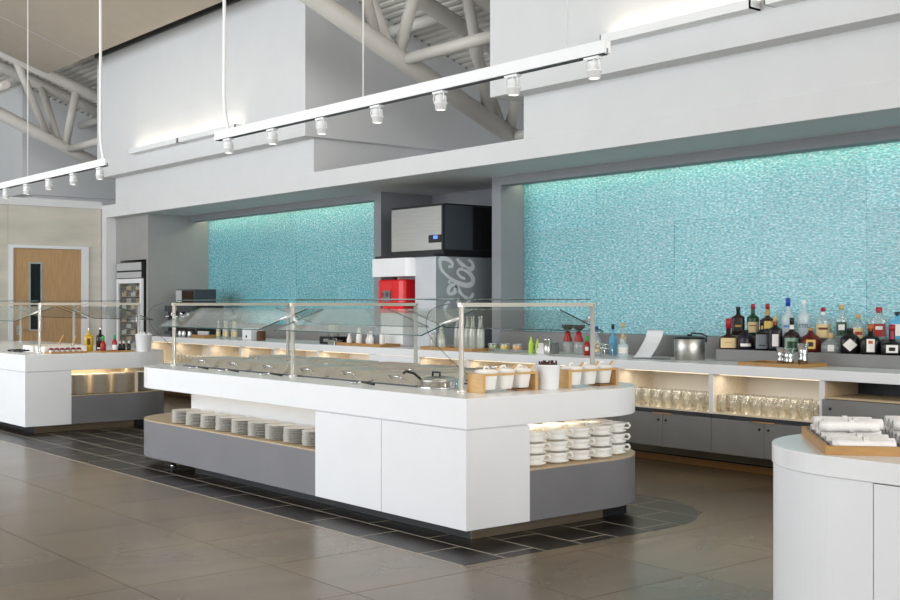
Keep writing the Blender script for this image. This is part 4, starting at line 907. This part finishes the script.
P0 = Vector((-2.605, 4.005, .91)); TW_, TD_ = .62, .74
cen = P0+U*(TW_/2)+V*(TD_/2)
tray('napkin_tray', (cen.x, cen.y, .91), ua, TW_, TD_, .036, 'bamboo tray of rolled white napkins on the rounded service counter', th=.016, floor='tray_liner')
def roll(L, r):
    t = thing('napkin_roll', 'roll', 'napkin')
    b = MB(); n = 18; prof = []
    for i in range(n):
        a = 2*PI*i/n; prof.append((math.cos(a)*r*(1+.04*math.sin(3*a)), math.sin(a)*r*.86))
    rings = 7; vs = []
    for k in range(rings):
        x = L*k/(rings-1); s = (1.0, 1.03, 1, .99, 1.0, 1.02, .97)[k]
        vs += [(x, a*s, b_*s+r*.86) for a, b_ in prof]
    fs = [(k*n+i, k*n+(i+1) % n, (k+1)*n+(i+1) % n, (k+1)*n+i) for k in range(rings-1) for i in range(n)]
    b.add(vs, fs, True); b.f.append(tuple((rings-1)*n+i for i in range(n))); b.sm.append(False)
    # spiral end: inner ring set back, then the core
    m = len(b.v); vs2 = [(.0, a*.8, b_*.8+r*.86) for a, b_ in prof]+[(.022, a*.74, b_*.74+r*.86) for a, b_ in prof]+[(.022, a*.5, b_*.5+r*.86) for a, b_ in prof]+[(.004, a*.45, b_*.45+r*.86) for a, b_ in prof]
    b.v += vs2
    for i in range(n):
        j = (i+1) % n
        for q in ((i, m+i, m+j, j), (m+i, m+n+i, m+n+j, m+j), (m+n+i, m+2*n+i, m+2*n+j, m+n+j), (m+2*n+i, m+3*n+i, m+3*n+j, m+2*n+j)): b.f.append(q); b.sm.append(False)
    b.f.append(tuple(m+3*n+i for i in range(n-1, -1, -1))); b.sm.append(False)
    b.build('cloth', 'napkin', t, world=False)
    bd = MB().lathe([(r*1.02, 0), (r*1.02, .02)], 18, sy=.88, caps=False).build('band', 'napkin', t, world=False); bd.rotation_euler = (0, PI/2, 0); bd.location = (L*.5, 0, r*.86)
    return t
rl = roll(.24, .027); k = 0
for row in range(9):
    v = .055+row*.074
    p = P0+U*(.03+.012*(row % 2))+V*v
    put(rl, k > 0, (p.x, p.y, .919), ua+random.uniform(-.07, .07), 'rolled white napkin in the bottom layer along the bamboo tray edge', 'napkin rolls, bottom layer'); k += 1
    p2 = P0+U*.33+V*v
    if row > 0: put(rl, True, (p2.x, p2.y, .919), ua+random.uniform(-.06, .06), 'rolled white napkin in the second column of the bamboo tray', 'napkin rolls, second column')
for row in range(3):
    p = P0+U*(.02+.03*(row % 2))+V*(.33+row*.088)
    put(rl, True, (p.x, p.y, .919+.0475), ua+random.uniform(-.12, .12), 'rolled white napkin lying on top of the bottom layer of napkins', 'napkin rolls, upper layer')
for row in range(3):
    p = P0+U*.33+V*(.42+row*.08)
    put(rl, True, (p.x, p.y, .919+.048), ua+random.uniform(-.1, .1), 'rolled white napkin lying on top of the second column of napkins', 'napkin rolls, upper second column')
# ================================================================== TRACK LIGHTS
def track(x0, x1, heads, label, cords, rods):
    Y, Z = 5.28, 3.03
    t = thing('light_track', label, 'track light', ((x0+x1)/2, Y, Z), group='ceiling light tracks')
    MB().box(x0, x1, Y-.028, Y-.008, Z, Z+.08).box(x0, x1, Y+.008, Y+.028, Z, Z+.08).box(x0, x1, Y-.008, Y+.008, Z+.03, Z+.08).build('rail', 'track_white', t)
    MB().box(x0+.02, x1-.02, Y-.0075, Y+.0075, Z+.012, Z+.03).box(x0+.02, x1-.02, Y-.022, Y+.022, Z-.007, Z-.001).build('slot', 'black', t)
    for x in rods: MB().tube([(x, Y, Z+.08), (x, Y, DK(Y)-.45)], .006, 6).build('rod', 'track_white', t)
    for x in cords:
        MB().tube([(x, Y, Z+.04), (x-.02, Y, Z+.12), (x-.07, Y, Z+.24), (x-.09, Y, Z+.4), (x-.085, Y, Z+1.2), (x-.10, Y, DK(Y)-.45)], .017, 8).build('cord', 'track_white', t)
    for x in heads:
        h = MB().box(x-.07, x+.05, Y-.024, Y+.024, Z-.022, Z-.007).build('adapter', 'track_white', t)
        MB().lathe([(.012, -.022), (.012, -.03), (.034, -.034), (.042, -.045), (.042, -.085), (.05, -.087), (.05, -.098), (.042, -.1), (.041, -.142), (.035, -.142), (.033, -.135)], 20, (x, Y, Z)).build('lamp_body', 'track_white', h)
        MB().lathe([(0, -.137), (.034, -.137)], 20, (x, Y, Z), caps=False).build('lens', 'lens_glow', h)
        MB().tube([(x+.042, Y-.02, Z-.092), (x+.066, Y-.025, Z-.07), (x+.064, Y-.025, Z-.035), (x+.03, Y-.02, Z-.015)], .004, 6).build('yoke', 'track_white', h)
        MB().tube([(x-.042, Y-.02, Z-.092), (x-.06, Y-.02, Z-.06), (x-.045, Y-.02, Z-.018)], .005, 6).build('yoke', 'track_white', h)
        l = bpy.data.lights.new('lamp', 'SPOT'); l.energy = 14; l.color = (1, .87, .7); l.spot_size = 1.2; l.spot_blend = .8; l.shadow_soft_size = .035
        o = bpy.data.objects.new('lamp', l); C.objects.link(o); o.parent = h; o.location = (x-t.location[0], Y-t.location[1], -.155)
    return t
track(-9.95, -4.95, [-9.72, -8.93, -8.14, -7.36, -6.58, -5.80, -5.06], 'white light track with seven spot heads over the food island', [-9.72], [-7.55, -5.3])
track(-19.2, -12.5, [-12.7, -13.48, -14.26, -15.04, -15.82, -16.6, -17.4, -18.2], 'white light track with spot heads over the oak door island', [-12.6], [-15.0])
